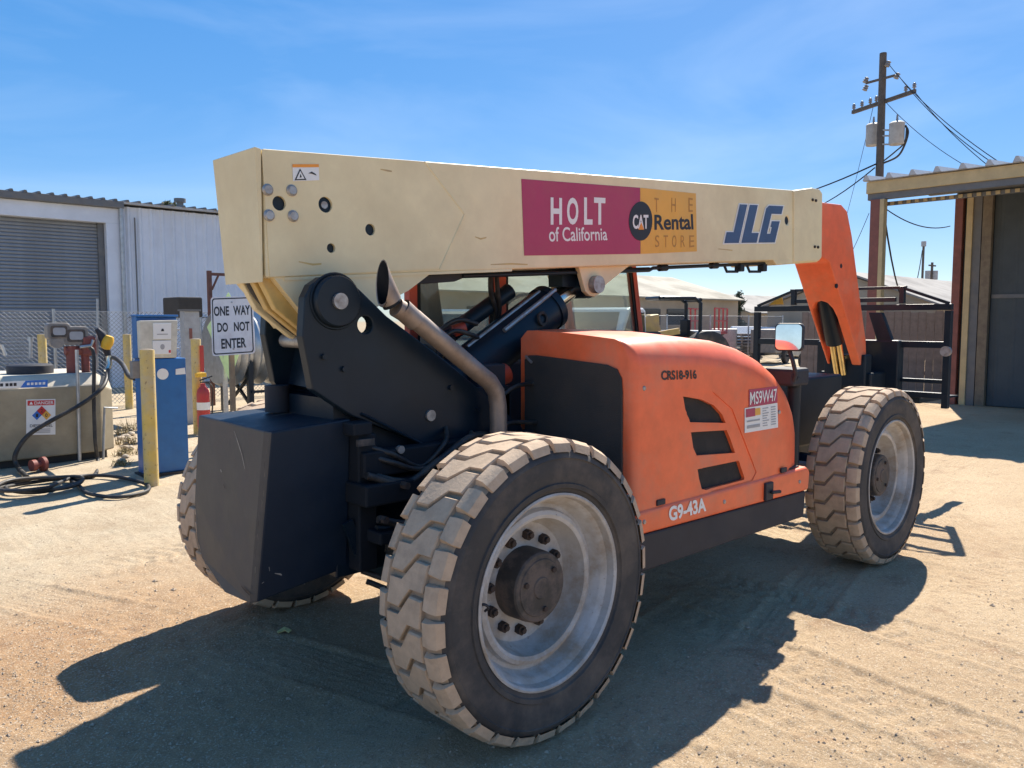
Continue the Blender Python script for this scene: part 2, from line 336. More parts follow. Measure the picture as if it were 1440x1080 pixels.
def ground_mat():
    m = bpy.data.materials.new('sand'); m.use_nodes = True; t = m.node_tree; b = t.nodes['Principled BSDF']; b.inputs['Roughness'].default_value = 0.95; b.inputs['Specular IOR Level'].default_value = 0.1
    co = t.nodes.new('ShaderNodeTexCoord').outputs['Object']
    def noise(sc, det=6, ro=0.6, vec=None):
        n = t.nodes.new('ShaderNodeTexNoise'); n.inputs['Scale'].default_value = sc; n.inputs['Detail'].default_value = det; n.inputs['Roughness'].default_value = ro; t.links.new(vec or co, n.inputs['Vector']); return n.outputs['Fac']
    def rng_(f, a, b_, c=0, d=1):
        r = t.nodes.new('ShaderNodeMapRange'); [setattr(r.inputs[i+1], 'default_value', v) for i, v in enumerate((a, b_, c, d))]; t.links.new(f, r.inputs[0]); return r.outputs[0]
    def mix(f, a, b_):
        m_ = t.nodes.new('ShaderNodeMixRGB'); t.links.new(f, m_.inputs[0])
        for i, v in ((1, a), (2, b_)):
            if isinstance(v, tuple): m_.inputs[i].default_value = (*v, 1)
            else: t.links.new(v, m_.inputs[i])
        return m_.outputs[0]
    def math_(op, a, b_):
        n = t.nodes.new('ShaderNodeMath'); n.operation = op
        for i, v in ((0, a), (1, b_)):
            if isinstance(v, (int, float)): n.inputs[i].default_value = v
            else: t.links.new(v, n.inputs[i])
        return n.outputs[0]
    base = mix(rng_(noise(0.45, 9, 0.62), 0.35, 0.65), (0.405, 0.285, 0.172), (0.515, 0.388, 0.25))
    base = mix(rng_(noise(2.6, 8, 0.7), 0.55, 0.72), base, (0.33, 0.215, 0.13))
    # a patch of redder earth behind the counterweight
    vd = t.nodes.new('ShaderNodeVectorMath'); vd.operation = 'DISTANCE'; t.links.new(co, vd.inputs[0]); vd.inputs[1].default_value = (-1.5, 1.2, 0)
    base = mix(rng_(math_('ADD', vd.outputs['Value'], math_('MULTIPLY', noise(1.3, 7, 0.65), 2.4)), 3.4, 1.6), base, mix(rng_(noise(7, 8, 0.7), 0.4, 0.65), (0.42, 0.265, 0.145), (0.30, 0.18, 0.10)))
    # pale, cement-dusted hardstanding towards the pumps
    sp = t.nodes.new('ShaderNodeSeparateXYZ'); t.links.new(co, sp.inputs[0])
    far = math_('ADD', math_('ADD', sp.outputs['Y'], math_('MULTIPLY', sp.outputs['X'], -0.25)), math_('MULTIPLY', noise(0.9, 6), 3.0))
    base = mix(rng_(far, 3.4, 5.2), base, mix(rng_(noise(1.7, 8, 0.7), 0.4, 0.7), (0.49, 0.405, 0.285), (0.375, 0.285, 0.185)))
    base = mix(rng_(noise(30, 8, 0.8), 0.52, 0.70), base, (0.255, 0.18, 0.12))
    base = mix(rng_(noise(90, 3, 0.6), 0.54, 0.68), base, (0.60, 0.50, 0.375))
    base = mix(rng_(noise(55, 6, 0.8), 0.57, 0.70), base, (0.29, 0.21, 0.145))
    t.links.new(base, b.inputs['Base Color'])
    bp = t.nodes.new('ShaderNodeBump'); bp.inputs['Strength'].default_value = 1.0; bp.inputs['Distance'].default_value = 0.016
    h = math_('ADD', math_('MULTIPLY', noise(16, 10, 0.78), 1.0), math_('MULTIPLY', noise(75, 6, 0.75), 0.6)); t.links.new(h, bp.inputs['Height']); t.links.new(bp.outputs[0], b.inputs['Normal'])
    MATS['sand'] = m; return m
me.materials.append(ground_mat())
ground = bpy.data.objects.new('ground', me); C.objects.link(ground); tag(ground, kind='structure', label='sandy bare yard ground with tyre tracks')

# loose gravel
b = MB()
def stone(b, p, s, flat=0.6):
    a = random.random()*6.3; vs = []
    for (x, y, z) in ((1, 0, 0), (0, 1, 0), (-1, 0, 0), (0, -1, 0), (0, 0, 1), (0, 0, -1)):
        k = s*random.uniform(0.7, 1.2); X = x*math.cos(a)-y*math.sin(a); Y = x*math.sin(a)+y*math.cos(a)
        vs.append((p[0]+X*k, p[1]+Y*k, p[2]+z*k*flat))
    b.add(vs, [(0, 1, 4), (1, 2, 4), (2, 3, 4), (3, 0, 4), (1, 0, 5), (2, 1, 5), (3, 2, 5), (0, 3, 5)])
pts = []
for i in range(6500):
    px = random.uniform(-30, 1470); py = 620+470*random.random()**0.8
    if random.random() < 0.35: px = random.gauss(120, 110); py = random.gauss(960, 70)
    if py < 560: continue
    p = at(px, py, 'z', 0); 
    if p.length > 14: continue
    s = random.choice((0.0025, 0.003, 0.004, 0.005, 0.007))*random.uniform(0.7, 1.4)
    if random.random() < 0.02: s *= 2.2
    pts.append((p.x, p.y, s))
hzs = height(np.array([p[0] for p in pts]), np.array([p[1] for p in pts]))
for (x, y, s), z in zip(pts, hzs): stone(b, (x, y, z+s*0.2), s)
g = b.build('gravel', 'pebble', recalc=False); tag(g, 'loose pebbles and clods scattered over the sand', 'gravel', kind='stuff')
p = at(400, 893, 'z', 0); b = MB(); z = hz(p.x, p.y)+0.012
b.add([(p.x-.03, p.y+.03, z), (p.x+.02, p.y+.035, z+.012), (p.x+.035, p.y-.02, z+.004), (p.x+.012, p.y-.03, z), (p.x+.005, p.y, z+.006), (p.x-.035, p.y+.005, z)], [(0, 1, 4, 5), (1, 2, 3, 4)])
b2 = MB(); b2.v = b.v+[v-Vector((0, 0, .006)) for v in b.v]; b2.f = [(0, 1, 4, 5), (1, 2, 3, 4), (11, 10, 7, 6), (10, 9, 8, 7), (0, 5, 11, 6), (5, 4, 10, 11), (4, 3, 9, 10), (3, 2, 8, 9), (2, 1, 7, 8), (1, 0, 6, 7)]; b2.m = [0]*10
one('scrap', 'scrap_yellow', 'small torn yellow scrap lying on the shaded sand', 'scrap', b2, (p.x, p.y, 0))

# ------------------------------------------------------------------ metal warehouse on the left
wh = thing('warehouse', 'pale grey corrugated metal warehouse with roll-up door behind the fuel tank', 'warehouse', (5, 19.5, 0)); WY = 19.5
MB().bb(-9, 4.85, 19.8, 31, 0, 4.85).bb(4.85, 14, 19.8, 31, 0, 4.85).build('wall_core', 'wall_metal', wh)
x = 4.95
while x < 14:
    b = MB(); p = [(0, 0), (.08, 0), (.13, -.05), (.17, -.05), (.22, 0), (.38, 0), (.43, -.05), (.47, -.05), (.52, 0), (.68, 0), (.73, -.05), (.77, -.05), (.82, 0), (.895, 0)]
    b.add([(x+u, WY+v, z) for u, v in p for z in (0, 4.88)], [(2*i, 2*i+2, 2*i+3, 2*i+1) for i in range(len(p)-1)]); b.build('wall_panel', 'wall_metal', wh, recalc=False); x += 0.9
MB().bb(-9, 4.85, 19.42, 19.79, 4.40, 4.80).build('door_header', 'wall_metal', wh, bevel=.01)
MB().bb(4.52, 4.86, 19.42, 19.78, 0, 4.4).build('door_jamb', 'wall_metal', wh, bevel=.01)
MB().bb(-1.2, -.85, 19.42, 19.78, 0, 4.4).build('door_jamb', 'wall_metal', wh, bevel=.01)
dr = MB().bb(-.85, 4.52, 19.72, 19.78, 0, 4.4).build('roll_up_door', 'door_slat', wh)
sl = None
for i in range(48):
    z = .06+i*.09
    if sl is None:
        b = MB(); b.add([(-.84+5.35*k, 19.70-dy, z+dz) for k in (0, 1) for dy, dz in ((0, 0), (.02, .012), (.026, .04), (.018, .07), (0, .083))], [(i_, i_+1, i_+6, i_+5) for i_ in range(4)])
        sl = b.build('slat', 'door_slat', dr, smooth=80, recalc=False)
    else:
        s2 = sl.copy(); s2.location = sl.location+Vector((0, 0, i*.09)); C.objects.link(s2)
MB().bb(4.36, 4.50, 19.60, 19.69, 0, 4.4).build('door_track', 'eave_trim', wh)
MB().bb(-9, 4.95, 19.28, 19.42, 4.80, 4.99).build('gutter', 'eave_trim', wh, bevel=.02)
MB().tube([(4.88, 19.34, 4.85), (4.88, 19.36, 0.1)], .055, 10).build('downpipe', 'galvanised', wh, smooth=40)
MB().tube([(5.25, 19.42, 4.6), (5.25, 19.42, 0.1)], .02, 8).build('conduit', 'eave_trim', wh, smooth=40)
MB().tube([(5.0, 19.41, 1.9), (14, 19.41, 1.9)], .018, 8).build('conduit', 'eave_trim', wh, smooth=40)
rf = MB().add([(-9, 19.3, 4.93), (14, 19.3, 4.93), (14, 31, 5.5), (-9, 31, 5.5), (-9, 19.3, 4.99), (14, 19.3, 4.99), (14, 31, 5.56), (-9, 31, 5.56)], [(0, 1, 2, 3), (4, 5, 6, 7), (0, 1, 5, 4), (1, 2, 6, 5), (2, 3, 7, 6), (3, 0, 4, 7)]).build('roof', 'roof_galv', wh)
rb = None
for i in range(60):
    x = -4+i*.3
    if rb is None: rb = MB().add([(x+dx, y, z) for y, z in ((19.27, 4.99), (30.9, 5.555)) for dx, dz in ((0, 0), (.02, .05), (.06, .05), (.08, 0))][:0] or [(x, 19.27, 4.985), (x+.02, 19.27, 5.04), (x+.07, 19.27, 5.04), (x+.09, 19.27, 4.985), (x, 30.9, 5.55), (x+.02, 30.9, 5.605), (x+.07, 30.9, 5.605), (x+.09, 30.9, 5.55)], [(0, 1, 2, 3), (7, 6, 5, 4), (0, 4, 5, 1), (1, 5, 6, 2), (2, 6, 7, 3)]).build('roof_rib', 'eave_trim', rf)
    else: r2 = rb.copy(); r2.location = rb.location+Vector((i*.3, 0, 0)); C.objects.link(r2)
MB().cyl((5.9+1.2, 21, 5.0), (5.9+1.2, 21, 5.36), .10, n=12).cyl((7.1, 21, 5.36), (7.1, 21, 5.47), .17, n=12).build('roof_vent', 'eave_trim', wh, smooth=40)

# ------------------------------------------------------------------ chain-link fence
def chain_fence(x0, x1, y, h, label, step=3.0, pitch=.09):
    f = thing('chain_link_fence', label, 'fence', ((x0+x1)/2, y, 0)); x = x0; k = 0
    while x <= x1+.01:
        MB().cyl((x, y, 0), (x, y, h+.05), .032, n=10).build('post', 'galvanised', f, smooth=40); x += step
    MB().cyl((x0, y, h), (x1, y, h), .006, n=8).build('tension_wire', 'galvanised', f, smooth=40)
    b = MB(); r = .0042; d = Vector((0, 0, 0))
    n = int((x1-x0+h)/pitch)
    for sgn in (1, -1):
        for i in range(n):
            a = x0-h+i*pitch if sgn > 0 else x0+i*pitch
            e = a+h*sgn; za, zb = .05, h; xa, xb = a, e
            lo, hi = x0, x1
            def clip(xa, za, xb, zb):
                t0, t1 = 0.0, 1.0; dx = xb-xa
                ts = sorted(((lo-xa)/dx, (hi-xa)/dx)); t0 = max(0, ts[0]); t1 = min(1, ts[1])
                return None if t0 >= t1 else (xa+dx*t0, za+(zb-za)*t0, xa+dx*t1, za+(zb-za)*t1)
            c = clip(xa, za, xb, zb)
            if not c: continue
            xa, za, xb, zb = c; yy = y-.004*sgn; nx_, nz_ = -(zb-za), (xb-xa); ln = math.hypot(nx_, nz_); nx_ *= r/ln; nz_ *= r/ln
            b.add([(xa-nx_, yy, za-nz_), (xa+nx_, yy, za+nz_), (xa, yy-r, za), (xb-nx_, yy, zb-nz_), (xb+nx_, yy, zb+nz_), (xb, yy-r, zb)], [(0, 1, 4, 3), (1, 2, 5, 4), (2, 0, 3, 5)])
    o = b.build('wire_mesh', 'fence_wire', f, recalc=False); o['kind'] = 'stuff'
chain_fence(-4, 32, 14.6, 2.0, 'long galvanised chain link fence running behind the fuel tank and machine')

# ------------------------------------------------------------------ fuel tank
tk = thing('fuel_tank', 'beige concrete fuel storage tank with chamfered end and danger sign', 'fuel tank', (-.8, 8.5, 0)); TY = 7.7
sec = [(TY, .10), (TY, .98), (TY+.16, 1.13), (TY+1.5, 1.13), (TY+1.65, .98), (TY+1.65, .10)]
b = MB(); rings = [(-3.4, 0), (.82, 0), (1.02, .16)]
vs = []
for x, ins in rings:
    for (y, z) in sec:
        cy = TY+.82; vs.append((x, y+(ins if y < cy else -ins), z-(ins*.5 if z > .9 else 0)))
fs = [(i*6+j, i*6+(j+1) % 6, (i+1)*6+(j+1) % 6, (i+1)*6+j) for i in range(2) for j in range(6)]+[(5, 4, 3, 2, 1, 0), (12, 13, 14, 15, 16, 17)]
b.add(vs, fs); b.m = [1 if (f in fs and len([i for i in f if (i % 6) in (1, 2, 3, 4)]) == 4 and len(f) == 4 and (f[0] % 6) in (1, 2, 3)) else 0 for f in b.f]
b.build('tank_body', ['tank_concrete', 'tank_top'], tk, bevel=.02)
MB().bb(-3.3, .9, TY+.08, TY+1.55, 0, .10).build('skid', 'tank_skid', tk)
MB().lathe([(0, .13), (.24, .13), (.265, .115), (.27, .1), (.265, 0)], (.17, TY+.62, 1.12), (0, 0, 1), 32).build('hatch_cap', 'black_plastic', tk, smooth=40)
q = [at(37, 612, 'y', TY-.006), at(78, 611, 'y', TY-.006), at(78, 561, 'y', TY-.006), at(37, 562, 'y', TY-.006)]
sg = MB().prism(q, (0, .004, 0)).build('danger_sign', 'decal_white', tk)
shape([(.04, .83), (.96, .83), (.96, .97), (.04, .97)], q, 'decal_red', sg, .002, 'header'); lettering('DANGER', sub(q, .27, .855, .93, .945), 'decal_white', sg, .01, .004)
shape([(.10, .86), (.22, .86), (.16, .95)], q, 'decal_white', sg, .004, 'warning_triangle')
for cx, cy, m_, s_ in ((.36, .55, 'decal_blue', '1'), (.52, .68, 'decal_red', '2'), (.68, .55, 'decal_yellow', '0'), (.52, .42, 'decal_white', '')):
    shape([(cx-.17, cy), (cx, cy-.135), (cx+.17, cy), (cx, cy+.135)], q, m_, sg, .002, 'hazard_diamond')
    if s_: lettering(s_, sub(q, cx-.04, cy-.05, cx+.04, cy+.05), 'decal_black', sg, .02, .004)
lettering('DIESEL FUEL', sub(q, .12, .22, .90, .30), 'decal_black', sg, .01, .003)
for v in (.15, .10, .06): shape([(.2, v), (.82, v), (.82, v+.02), (.2, v+.02)], q, 'decal_grey', sg, .002, 'small_print')
q = [at(0, 546, 'y', TY-.005), at(67, 544, 'y', TY-.005), at(67, 534, 'y', TY-.005), at(0, 537, 'y', TY-.005)]; q[0] += Vector((-.2, 0, 0)); q[3] += Vector((-.2, 0, 0))
lb = MB().prism(q, (0, .003, 0)).build('label_strip', 'decal_white', tk)
shape([(.58, 0), (1, 0), (1, 1), (.66, 1)], q, 'decal_blue', lb, .002, 'label_half')
for u in (.1, .16, .22, .28, .36, .42, .48): shape([(u, .3), (u+.045, .3), (u+.045, .75), (u, .75)], q, 'decal_black', lb, .002, 'small_print')
for u in (.68, .74, .8, .86, .92): shape([(u, .35), (u+.04, .35), (u+.04, .7), (u, .7)], q, 'decal_white', lb, .004, 'small_print')
MB().tube([at(108, 492, 'y', TY-.05), at(110, 560, 'y', TY-.05), at(112, 648, 'y', TY-.05)], .022, 8).build('vent_pipe', 'galvanised', tk, smooth=40)
MB().tube([at(165, 574, 'y', TY-.06), at(147, 573, 'y', TY-.06), at(146, 600, 'y', TY-.06), at(145, 656, 'y', TY-.06)], .016, 8).build('drain_pipe', 'galvanised', tk, smooth=40)
MB().tube([at(8, 500, 'y', TY+1.2), at(2, 485, 'y', TY+1.2)], .02, 8).tube([at(43, 503, 'y', TY+.9), at(43, 480, 'y', TY+.9)], .022, 8).cyl(at(43, 480, 'y', TY+.9), at(43, 474, 'y', TY+.9), .035, n=10).build('vent_stub', 'galvanised', tk, smooth=40)

# pump set on the tank top
PY = TY+.35; o = at(104, 526, 'y', PY)
pm = thing('fuel_pump', 'rusty red fuel pump with two grey flow meters on the tank top', 'fuel pump', (o.x, PY, 1.12))
c = at(101, 500, 'y', PY); MB().cyl((c.x, PY, 1.12), (c.x, PY, 1.48), .07, n=14).cyl((c.x+.16, PY, 1.12), (c.x+.16, PY, 1.40), .05, n=12).cyl((c.x-.08, PY, 1.42), (c.x+.25, PY, 1.42), .06, n=12).build('pump_body', 'pump_red', pm, smooth=40)
a = at(125, 483, 'y', PY); MB().bb(a.x-.10, a.x+.07, PY-.08, PY+.1, a.z-.16, a.z+.10).build('pump_head', 'pump_red', pm, bevel=.03)
for (px, py, w_, h_) in ((83, 466, .27, .22), (107, 472, .30, .24)):
    a = at(px, py, 'y', PY-.06); pl = [(a.x+u, a.y, a.z+v) for u, v in rrect(-w_/2, w_/2, -h_/2, h_/2, .05)]
    mt = MB().prism(pl, (0, .16, 0)).build('flow_meter', 'meter_grey', pm, bevel=.012)
    MB().prism([(a.x+u, a.y-.012, a.z+v) for u, v in rrect(-w_*.36, w_*.36, -h_*.34, h_*.34, .03)], (0, .01, 0)).build('dial', 'hub_black', mt)
    MB().prism([(a.x+u, a.y-.018, a.z+v) for u, v in rrect(-w_*.27, w_*.27, -h_*.22, h_*.22, .03)], (0, .008, 0)).build('dial_glass', 'decal_grey', mt)
a = at(81, 480, 'y', PY-.06); MB().cyl(a, a+V(0, .12, 0), .09, n=18).build('strainer', 'meter_grey', pm, smooth=40)
MB().tube([at(137, 420, 'y', PY), at(137, 520, 'y', PY)], .014, 8).build('air_vent_rod', 'galvanised', pm, smooth=40)
MB().tube([at(112, 488, 'y', PY-.1), at(128, 486, 'y', PY-.1), at(131, 478, 'y', PY-.1)], .022, 8).build('outlet_pipe', 'galvanised', pm, smooth=40)
a = at(148, 482, 'y', PY-.05)
nzl = thing('fuel_nozzle', 'black and yellow fuel nozzle hung up beside the pump', 'nozzle', a-V(0, 0, .25))
MB().tube([at(136, 462, 'y', PY-.05), at(143, 470, 'y', PY-.05), at(147, 480, 'y', PY-.05), at(152, 500, 'y', PY-.05)], [.03, .055, .06, .04], 12).build('body', 'black_plastic', nzl, smooth=60)
MB().lathe([(0, .10), (.05, .095), (.07, .05), (.075, 0), (.06, -.08), (0, -.10)], at(151, 482, 'y', PY-.09), (.3, -.2, .95), 18).build('guard', 'nozzle_yellow', nzl, smooth=60)
MB().tube([at(152, 498, 'y', PY-.05), at(154, 512, 'y', PY-.05), at(150, 522, 'y', PY-.08)], .035, 10).build('swivel', 'chrome', nzl, smooth=60)
FY = TY-.08
hs_ = curve([at(152, 520, 'y', PY-.1), at(145, 543, 'y', FY-.05), at(118, 566, 'y', FY-.1), at(75, 590, 'y', FY-.12), at(40, 612, 'y', FY-.12), at(22, 638, 'y', FY-.14), at(24, 655, 'y', FY-.2), at(38, 671, 'z', .03)], 7)
one('delivery_hose', 'hose', 'black fuel hose looping down across the danger sign', 'hose', MB().tube(hs_, .027, 10), at(38, 671, 'z', 0), smooth=60)
hs_ = curve([at(126, 488, 'y', FY), at(132, 500, 'y', FY-.02), at(132, 560, 'y', FY-.05), at(134, 620, 'y', FY-.06), at(138, 652, 'y', FY-.1), at(133, 668, 'z', .02), at(115, 671, 'z', .02)], 7)
one('suction_hose', 'hose', 'grey black hose hanging straight down the tank front to the ground', 'hose', MB().tube(hs_, .024, 10), at(134, 668, 'z', 0), smooth=60)
hs_ = curve([at(148, 505, 'y', PY+.1), at(160, 503, 'y', PY), at(172, 512, 'y', TY), at(181, 528, 'y', 7.0), at(190, 532, 'y', 6.4)], 7)
one('transfer_hose', 'hose', 'pale hose arching from the pump to the blue dispenser', 'hose', MB().tube(hs_, .03, 10), at(190, 640, 'z', 0), smooth=60)
cc = at(66, 684, 'z', .03); pts = []
for i in range(110):
    a = i*2*math.pi/40; rr = .34+.06*math.sin(i*.13)+.03*(i/40); pts.append((cc.x+rr*math.cos(a)+.02*math.sin(i*.05), cc.y+rr*.95*math.sin(a), .03+.022*(i/40)+.012*math.sin(a*2+i*.1)))
pts += curve([pts[-1], tuple(at(105, 671, 'z', .05)), tuple(at(150, 669, 'z', .03)), tuple(at(195, 677, 'z', .03)), tuple(at(209, 684, 'z', .03)), tuple(at(203, 692, 'z', .03)), tuple(at(165, 699, 'z', .03)), tuple(at(125, 694, 'z', .03)), tuple(at(112, 684, 'z', .03)), tuple(at(100, 676, 'z', .03))], 8)[1:]
one('coiled_hose', 'hose', 'black hose coiled and looped on the ground before the tank', 'hose', MB().tube(pts, .020, 8), (cc.x, cc.y, 0), smooth=60)
a = at(54, 664, 'z', 0); one('red_valve', 'pump_red', 'small red pipe valve lying on the ground under the tank', 'valve', MB().lathe([(0, -.08), (.07, -.08), (.07, -.03), (.04, -.02), (.04, .03), (.09, .04), (.09, .08), (0, .08)], (a.x, a.y, .09), (1, .3, 0), 14), (a.x, a.y, 0), smooth=40)

# ------------------------------------------------------------------ blue dispenser
dp = thing('fuel_dispenser', 'blue steel fuel dispenser cabinet with white control box behind yellow bollard', 'fuel dispenser', (1.0, 6.25, 0))
MB().bb(.79, 1.29, 6.0, 6.26, 0.03, 1.375).build('lower_cabinet', 'blue_paint', dp, bevel=.012)
MB().bb(.76, 1.32, 5.96, 6.30, 0, .03).build('plinth', 'tank_skid', dp)
MB().bb(.775, 1.235, 6.10, 6.26, 1.38, 1.86).build('upper_cabinet', 'blue_paint', dp, bevel=.01)
MB().bb(.77, 1.245, 6.06, 6.27, 1.862, 1.885).build('top_cap', 'blue_paint', dp, bevel=.008)
q = [at(198, 504, 'y', 6.0), at(249, 503, 'y', 6.0), at(250, 450, 'y', 6.0), at(196, 451, 'y', 6.0)]
bx = MB().prism(q, (0, .10, 0)).build('control_box', 'box_white', dp, bevel=.01)
MB().prism(sub(q, .34, .50, .82, .92), (0, -.012, 0)).build('face_plate', 'decal_white', bx, bevel=.003)
MB().prism(sub(q, .32, .10, .82, .46), (0, -.012, 0)).build('face_plate', 'decal_white', bx, bevel=.003)
f = [p+V(0, -.013, 0) for p in sub(q, .34, .50, .82, .92)]; shape([(.42, .5), (.60, .5), (.56, .66), (.46, .66)], f, 'decal_black', bx, .001, 'print'); shape([(.2, .28), (.8, .28), (.8, .34), (.2, .34)], f, 'decal_grey', bx, .001, 'print')
f = [p+V(0, -.013, 0) for p in sub(q, .32, .10, .82, .46)]; shape(circle(.52, .55, .12, .2), f, 'decal_grey', bx, .001, 'print'); shape([(.86, .1), (.98, .1), (.98, .3), (.86, .3)], f, 'decal_red', bx, .001, 'print')
for z in (.25, .75): a = quadmap(q, 1.0, z); MB().cyl(a+V(0, .02, 0), a+V(.03, .02, 0), .012, n=8).build('hinge', 'galvanised', bx)
a = at(229, 526, 'y', 5.99); MB().cyl(a, a+V(0, .02, 0), .065, n=24).build('gauge', 'decal_white', dp, smooth=40)
q = [at(247, 527, 'y', 5.994), at(261, 526, 'y', 5.994), at(260, 517, 'y', 5.994), at(247, 519, 'y', 5.994)]; shape(UNIT, q, 'decal_white', dp, .001, 'label_plate')
a = at(194, 518, 'y', 5.97); MB().bb(.70, .787, 6.05, 6.15, a.z-.12, a.z+.08).build('junction_box', 'meter_grey', dp, bevel=.01)

# ------------------------------------------------------------------ bollards
def bollard(x, y, h, label):
    t = thing('bollard', label, 'bollard', (x, y, 0), 'yellow pipe bollards around the fuel tank')
    MB().cyl((x, y, -.02), (x, y, h), .076, n=24).build("pipe", 'bollard_yellow', t, smooth=40)
    MB().lathe([(0, .012), (.05, .01), (.070, 0), (.070, -.02)], (x, y, h), (0, 0, 1), 24).build('concrete_fill', 'wood_post', t, smooth=60)
bollard(.67, 5.48, 1.5, 'flaking yellow pipe bollard standing right in front of the blue dispenser')
bollard(3.1, 13.7, 1.53, 'yellow pipe bollard between the tank end and the dispenser by the fence')
bollard(2.7, 9.2, 1.52, 'yellow pipe bollard with fire extinguisher strapped to it')
a = at(60, 500, 'y', 13.7); bollard(a.x, 13.7, 1.55, 'yellow pipe bollard behind the tank near its black hatch cap')
# fire extinguisher on the third bollard
ex = V(2.72, 9.02, 0)
fe = thing('fire_extinguisher', 'red fire extinguisher strapped to the yellow bollard', 'extinguisher', (ex.x, ex.y, .10))
MB().lathe([(0, 0), (.085, .0), (.10, .03), (.10, .55), (.085, .62), (.04, .67), (.035, .72), (0, .72)], (ex.x, ex.y, .10), (0, 0, 1), 24).build('cylinder', 'red_paint', fe, smooth=50)
MB().lathe([(.102, .30), (.102, .42)], (ex.x, ex.y, .10), (0, 0, 1), 24).build('label_band', 'decal_white', fe, smooth=50)
MB().bar((ex.x-.06, ex.y-.03, .87), (ex.x+.14, ex.y-.03, .93), .03, .02).bar((ex.x-.05, ex.y-.03, .84), (ex.x+.12, ex.y-.03, .84), .03, .02).build('handle', 'black_plastic', fe)
MB().bb(ex.x-.11, ex.x+.05, ex.y-.05, ex.y+.04, .92, .99).build('tag', 'nozzle_yellow', fe, bevel=.01)
MB().tube(curve([(ex.x+.03, ex.y-.03, .84), (ex.x+.13, ex.y-.05, .75), (ex.x+.13, ex.y-.03, .4), (ex.x+.11, ex.y-.02, .2)]), .013, 8).build('discharge_hose', 'hose', fe, smooth=60)
MB().bb(ex.x-.0, ex.x+.06, ex.y+.07, ex.y+.085, 1.0, 1.42).build('marker_strip', 'red_paint', fe)

# ------------------------------------------------------------------ warning sign
D = 11.0; sc = [atd(298.5, 501, D), atd(359, 497, D), atd(355, 416, D), atd(296, 418, D)]
nrm = (sc[1]-sc[0]).cross(sc[3]-sc[0]).normalized(); base = atd(328, 540, D+.14); base.z = 0
st = thing('traffic_sign', 'white rectangular one way do not enter sign on a post', 'road sign', base)
plate = MB().prism([quadmap(sc, u, v) for u, v in rrect(0, 1, 0, 1, .06)], -nrm*.006).build('plate', 'sign_white', st)
outer = rrect(.03, .97, .022, .978, .055); inner = rrect(.055, .945, .042, .958, .045); n = len(outer)
b = MB(); b.add([quadmap(sc, u, v)+nrm*.002 for u, v in outer+inner], [(i, (i+1) % n, n+(i+1) % n, n+i) for i in range(n)]); b.build('border', 'decal_black', plate, recalc=False)
for s_, u0, u1, v0, v1 in (('ONE', .07, .43, .675, .84), ('WAY', .53, .93, .675, .84), ('DO', .14, .39, .40, .56), ('NOT', .53, .90, .40, .56), ('ENTER', .22, .80, .115, .285)):
    lettering(s_, sub(sc, u0, v0, u1, v1), 'decal_black', plate, .03, .002)
for v in (.9, .1): a = quadmap(sc, .5, v); MB().cyl(a, a+nrm*.008, .012, n=10).build('bolt', 'pin_steel', plate)
MB().bb(base.x-.03, base.x+.03, base.y+.0, base.y+.06, 0, 1.9).build('post', 'wood_post', st)
# lime diamond sign behind
D = 11.5; cd_ = [atd(321, 411, D), atd(350, 460, D), atd(323, 536, D), atd(291, 460, D)]; nr = (cd_[1]-cd_[0]).cross(cd_[3]-cd_[0]).normalized()
base = atd(319, 560, D+.05); base.z = 0
st = thing('diamond_sign', 'pale lime diamond sign hidden behind the white sign', 'road sign', base)
MB().prism(cd_, nr*.006).build('plate', 'sign_lime', st); MB().bb(base.x-.03, base.x+.03, base.y+.02, base.y+.06, 0, 1.9).build('post', 'galvanised', st)

# ------------------------------------------------------------------ ribbed tank on a stand, cabinet, rust frame, rubble
rt_ = thing('ribbed_tank', 'galvanised ribbed horizontal tank on black legs behind the sign', 'tank', (6.0, 11.6, 0)); RX0 = 4.05; RX1 = 8.6; RY = 11.6; RZ = 1.28; RR = .74
prof = [(0, 0), (RR-.05, 0)]; x = 0
while x < RX1-RX0-.12: prof += [(RR-.03, x+.02), (RR, x+.07), (RR-.03, x+.12), (RR-.10, x+.16), (RR-.10, x+.22)]; x += .25
prof += [(RR, x), (0, x)]
MB().lathe(prof, (RX0, RY, RZ), (1, 0, 0), 40).build('shell', 'galvanised', rt_, smooth=35)
for x in (RX0+.4, RX0+2.0, RX0+3.8):
    for y in (RY-.6, RY+.6): MB().bb(x-.05, x+.05, y-.05, y+.05, 0, RZ-.25).build('leg', 'black_paint', rt_)
    MB().bar((x+.06, RY-.55, .12), (x+.06, RY+.55, .8), .05, .05).bar((x+.06, RY+.55, .12), (x+.06, RY-.55, .8), .05, .05).build('brace', 'black_paint', rt_)
for a, c in (((RX0+.4), (RX0+2.0)), ((RX0+2.0), (RX0+3.8))):
    MB().bar((a, RY-.66, .1), (c, RY-.66, .8), .05, .05).bar((a, RY-.66, .45), (c, RY-.66, .45), .05, .05).build('brace', 'black_paint', rt_)
h0 = at(252, 446, 'y', RY-.3); h1 = at(285, 418, 'y', RY-.3); MB().bb(h0.x, h1.x, RY-.3, RY+.5, h0.z, h1.z).build('inlet_hood', 'tank_skid', rt_, bevel=.03)
a = at(270, 540, 'y', 10.4)
cb = thing('metal_cabinet', 'narrow pale grey metal cabinet between dispenser and sign', 'cabinet', (a.x, 10.5, 0))
MB().bb(a.x-.10, a.x+.17, 10.4, 10.6, 0, 1.98).build('body', 'transformer', cb, bevel=.01); MB().bb(a.x-.12, a.x+.19, 10.37, 10.63, 1.98, 2.01).build('lid', 'eave_trim', cb)
MB().bb(a.x-.02, a.x+.03, 10.39, 10.40, 1.5, 1.68).build('latch', 'red_primer', cb)
a = at(294, 384, 'y', 13.2)
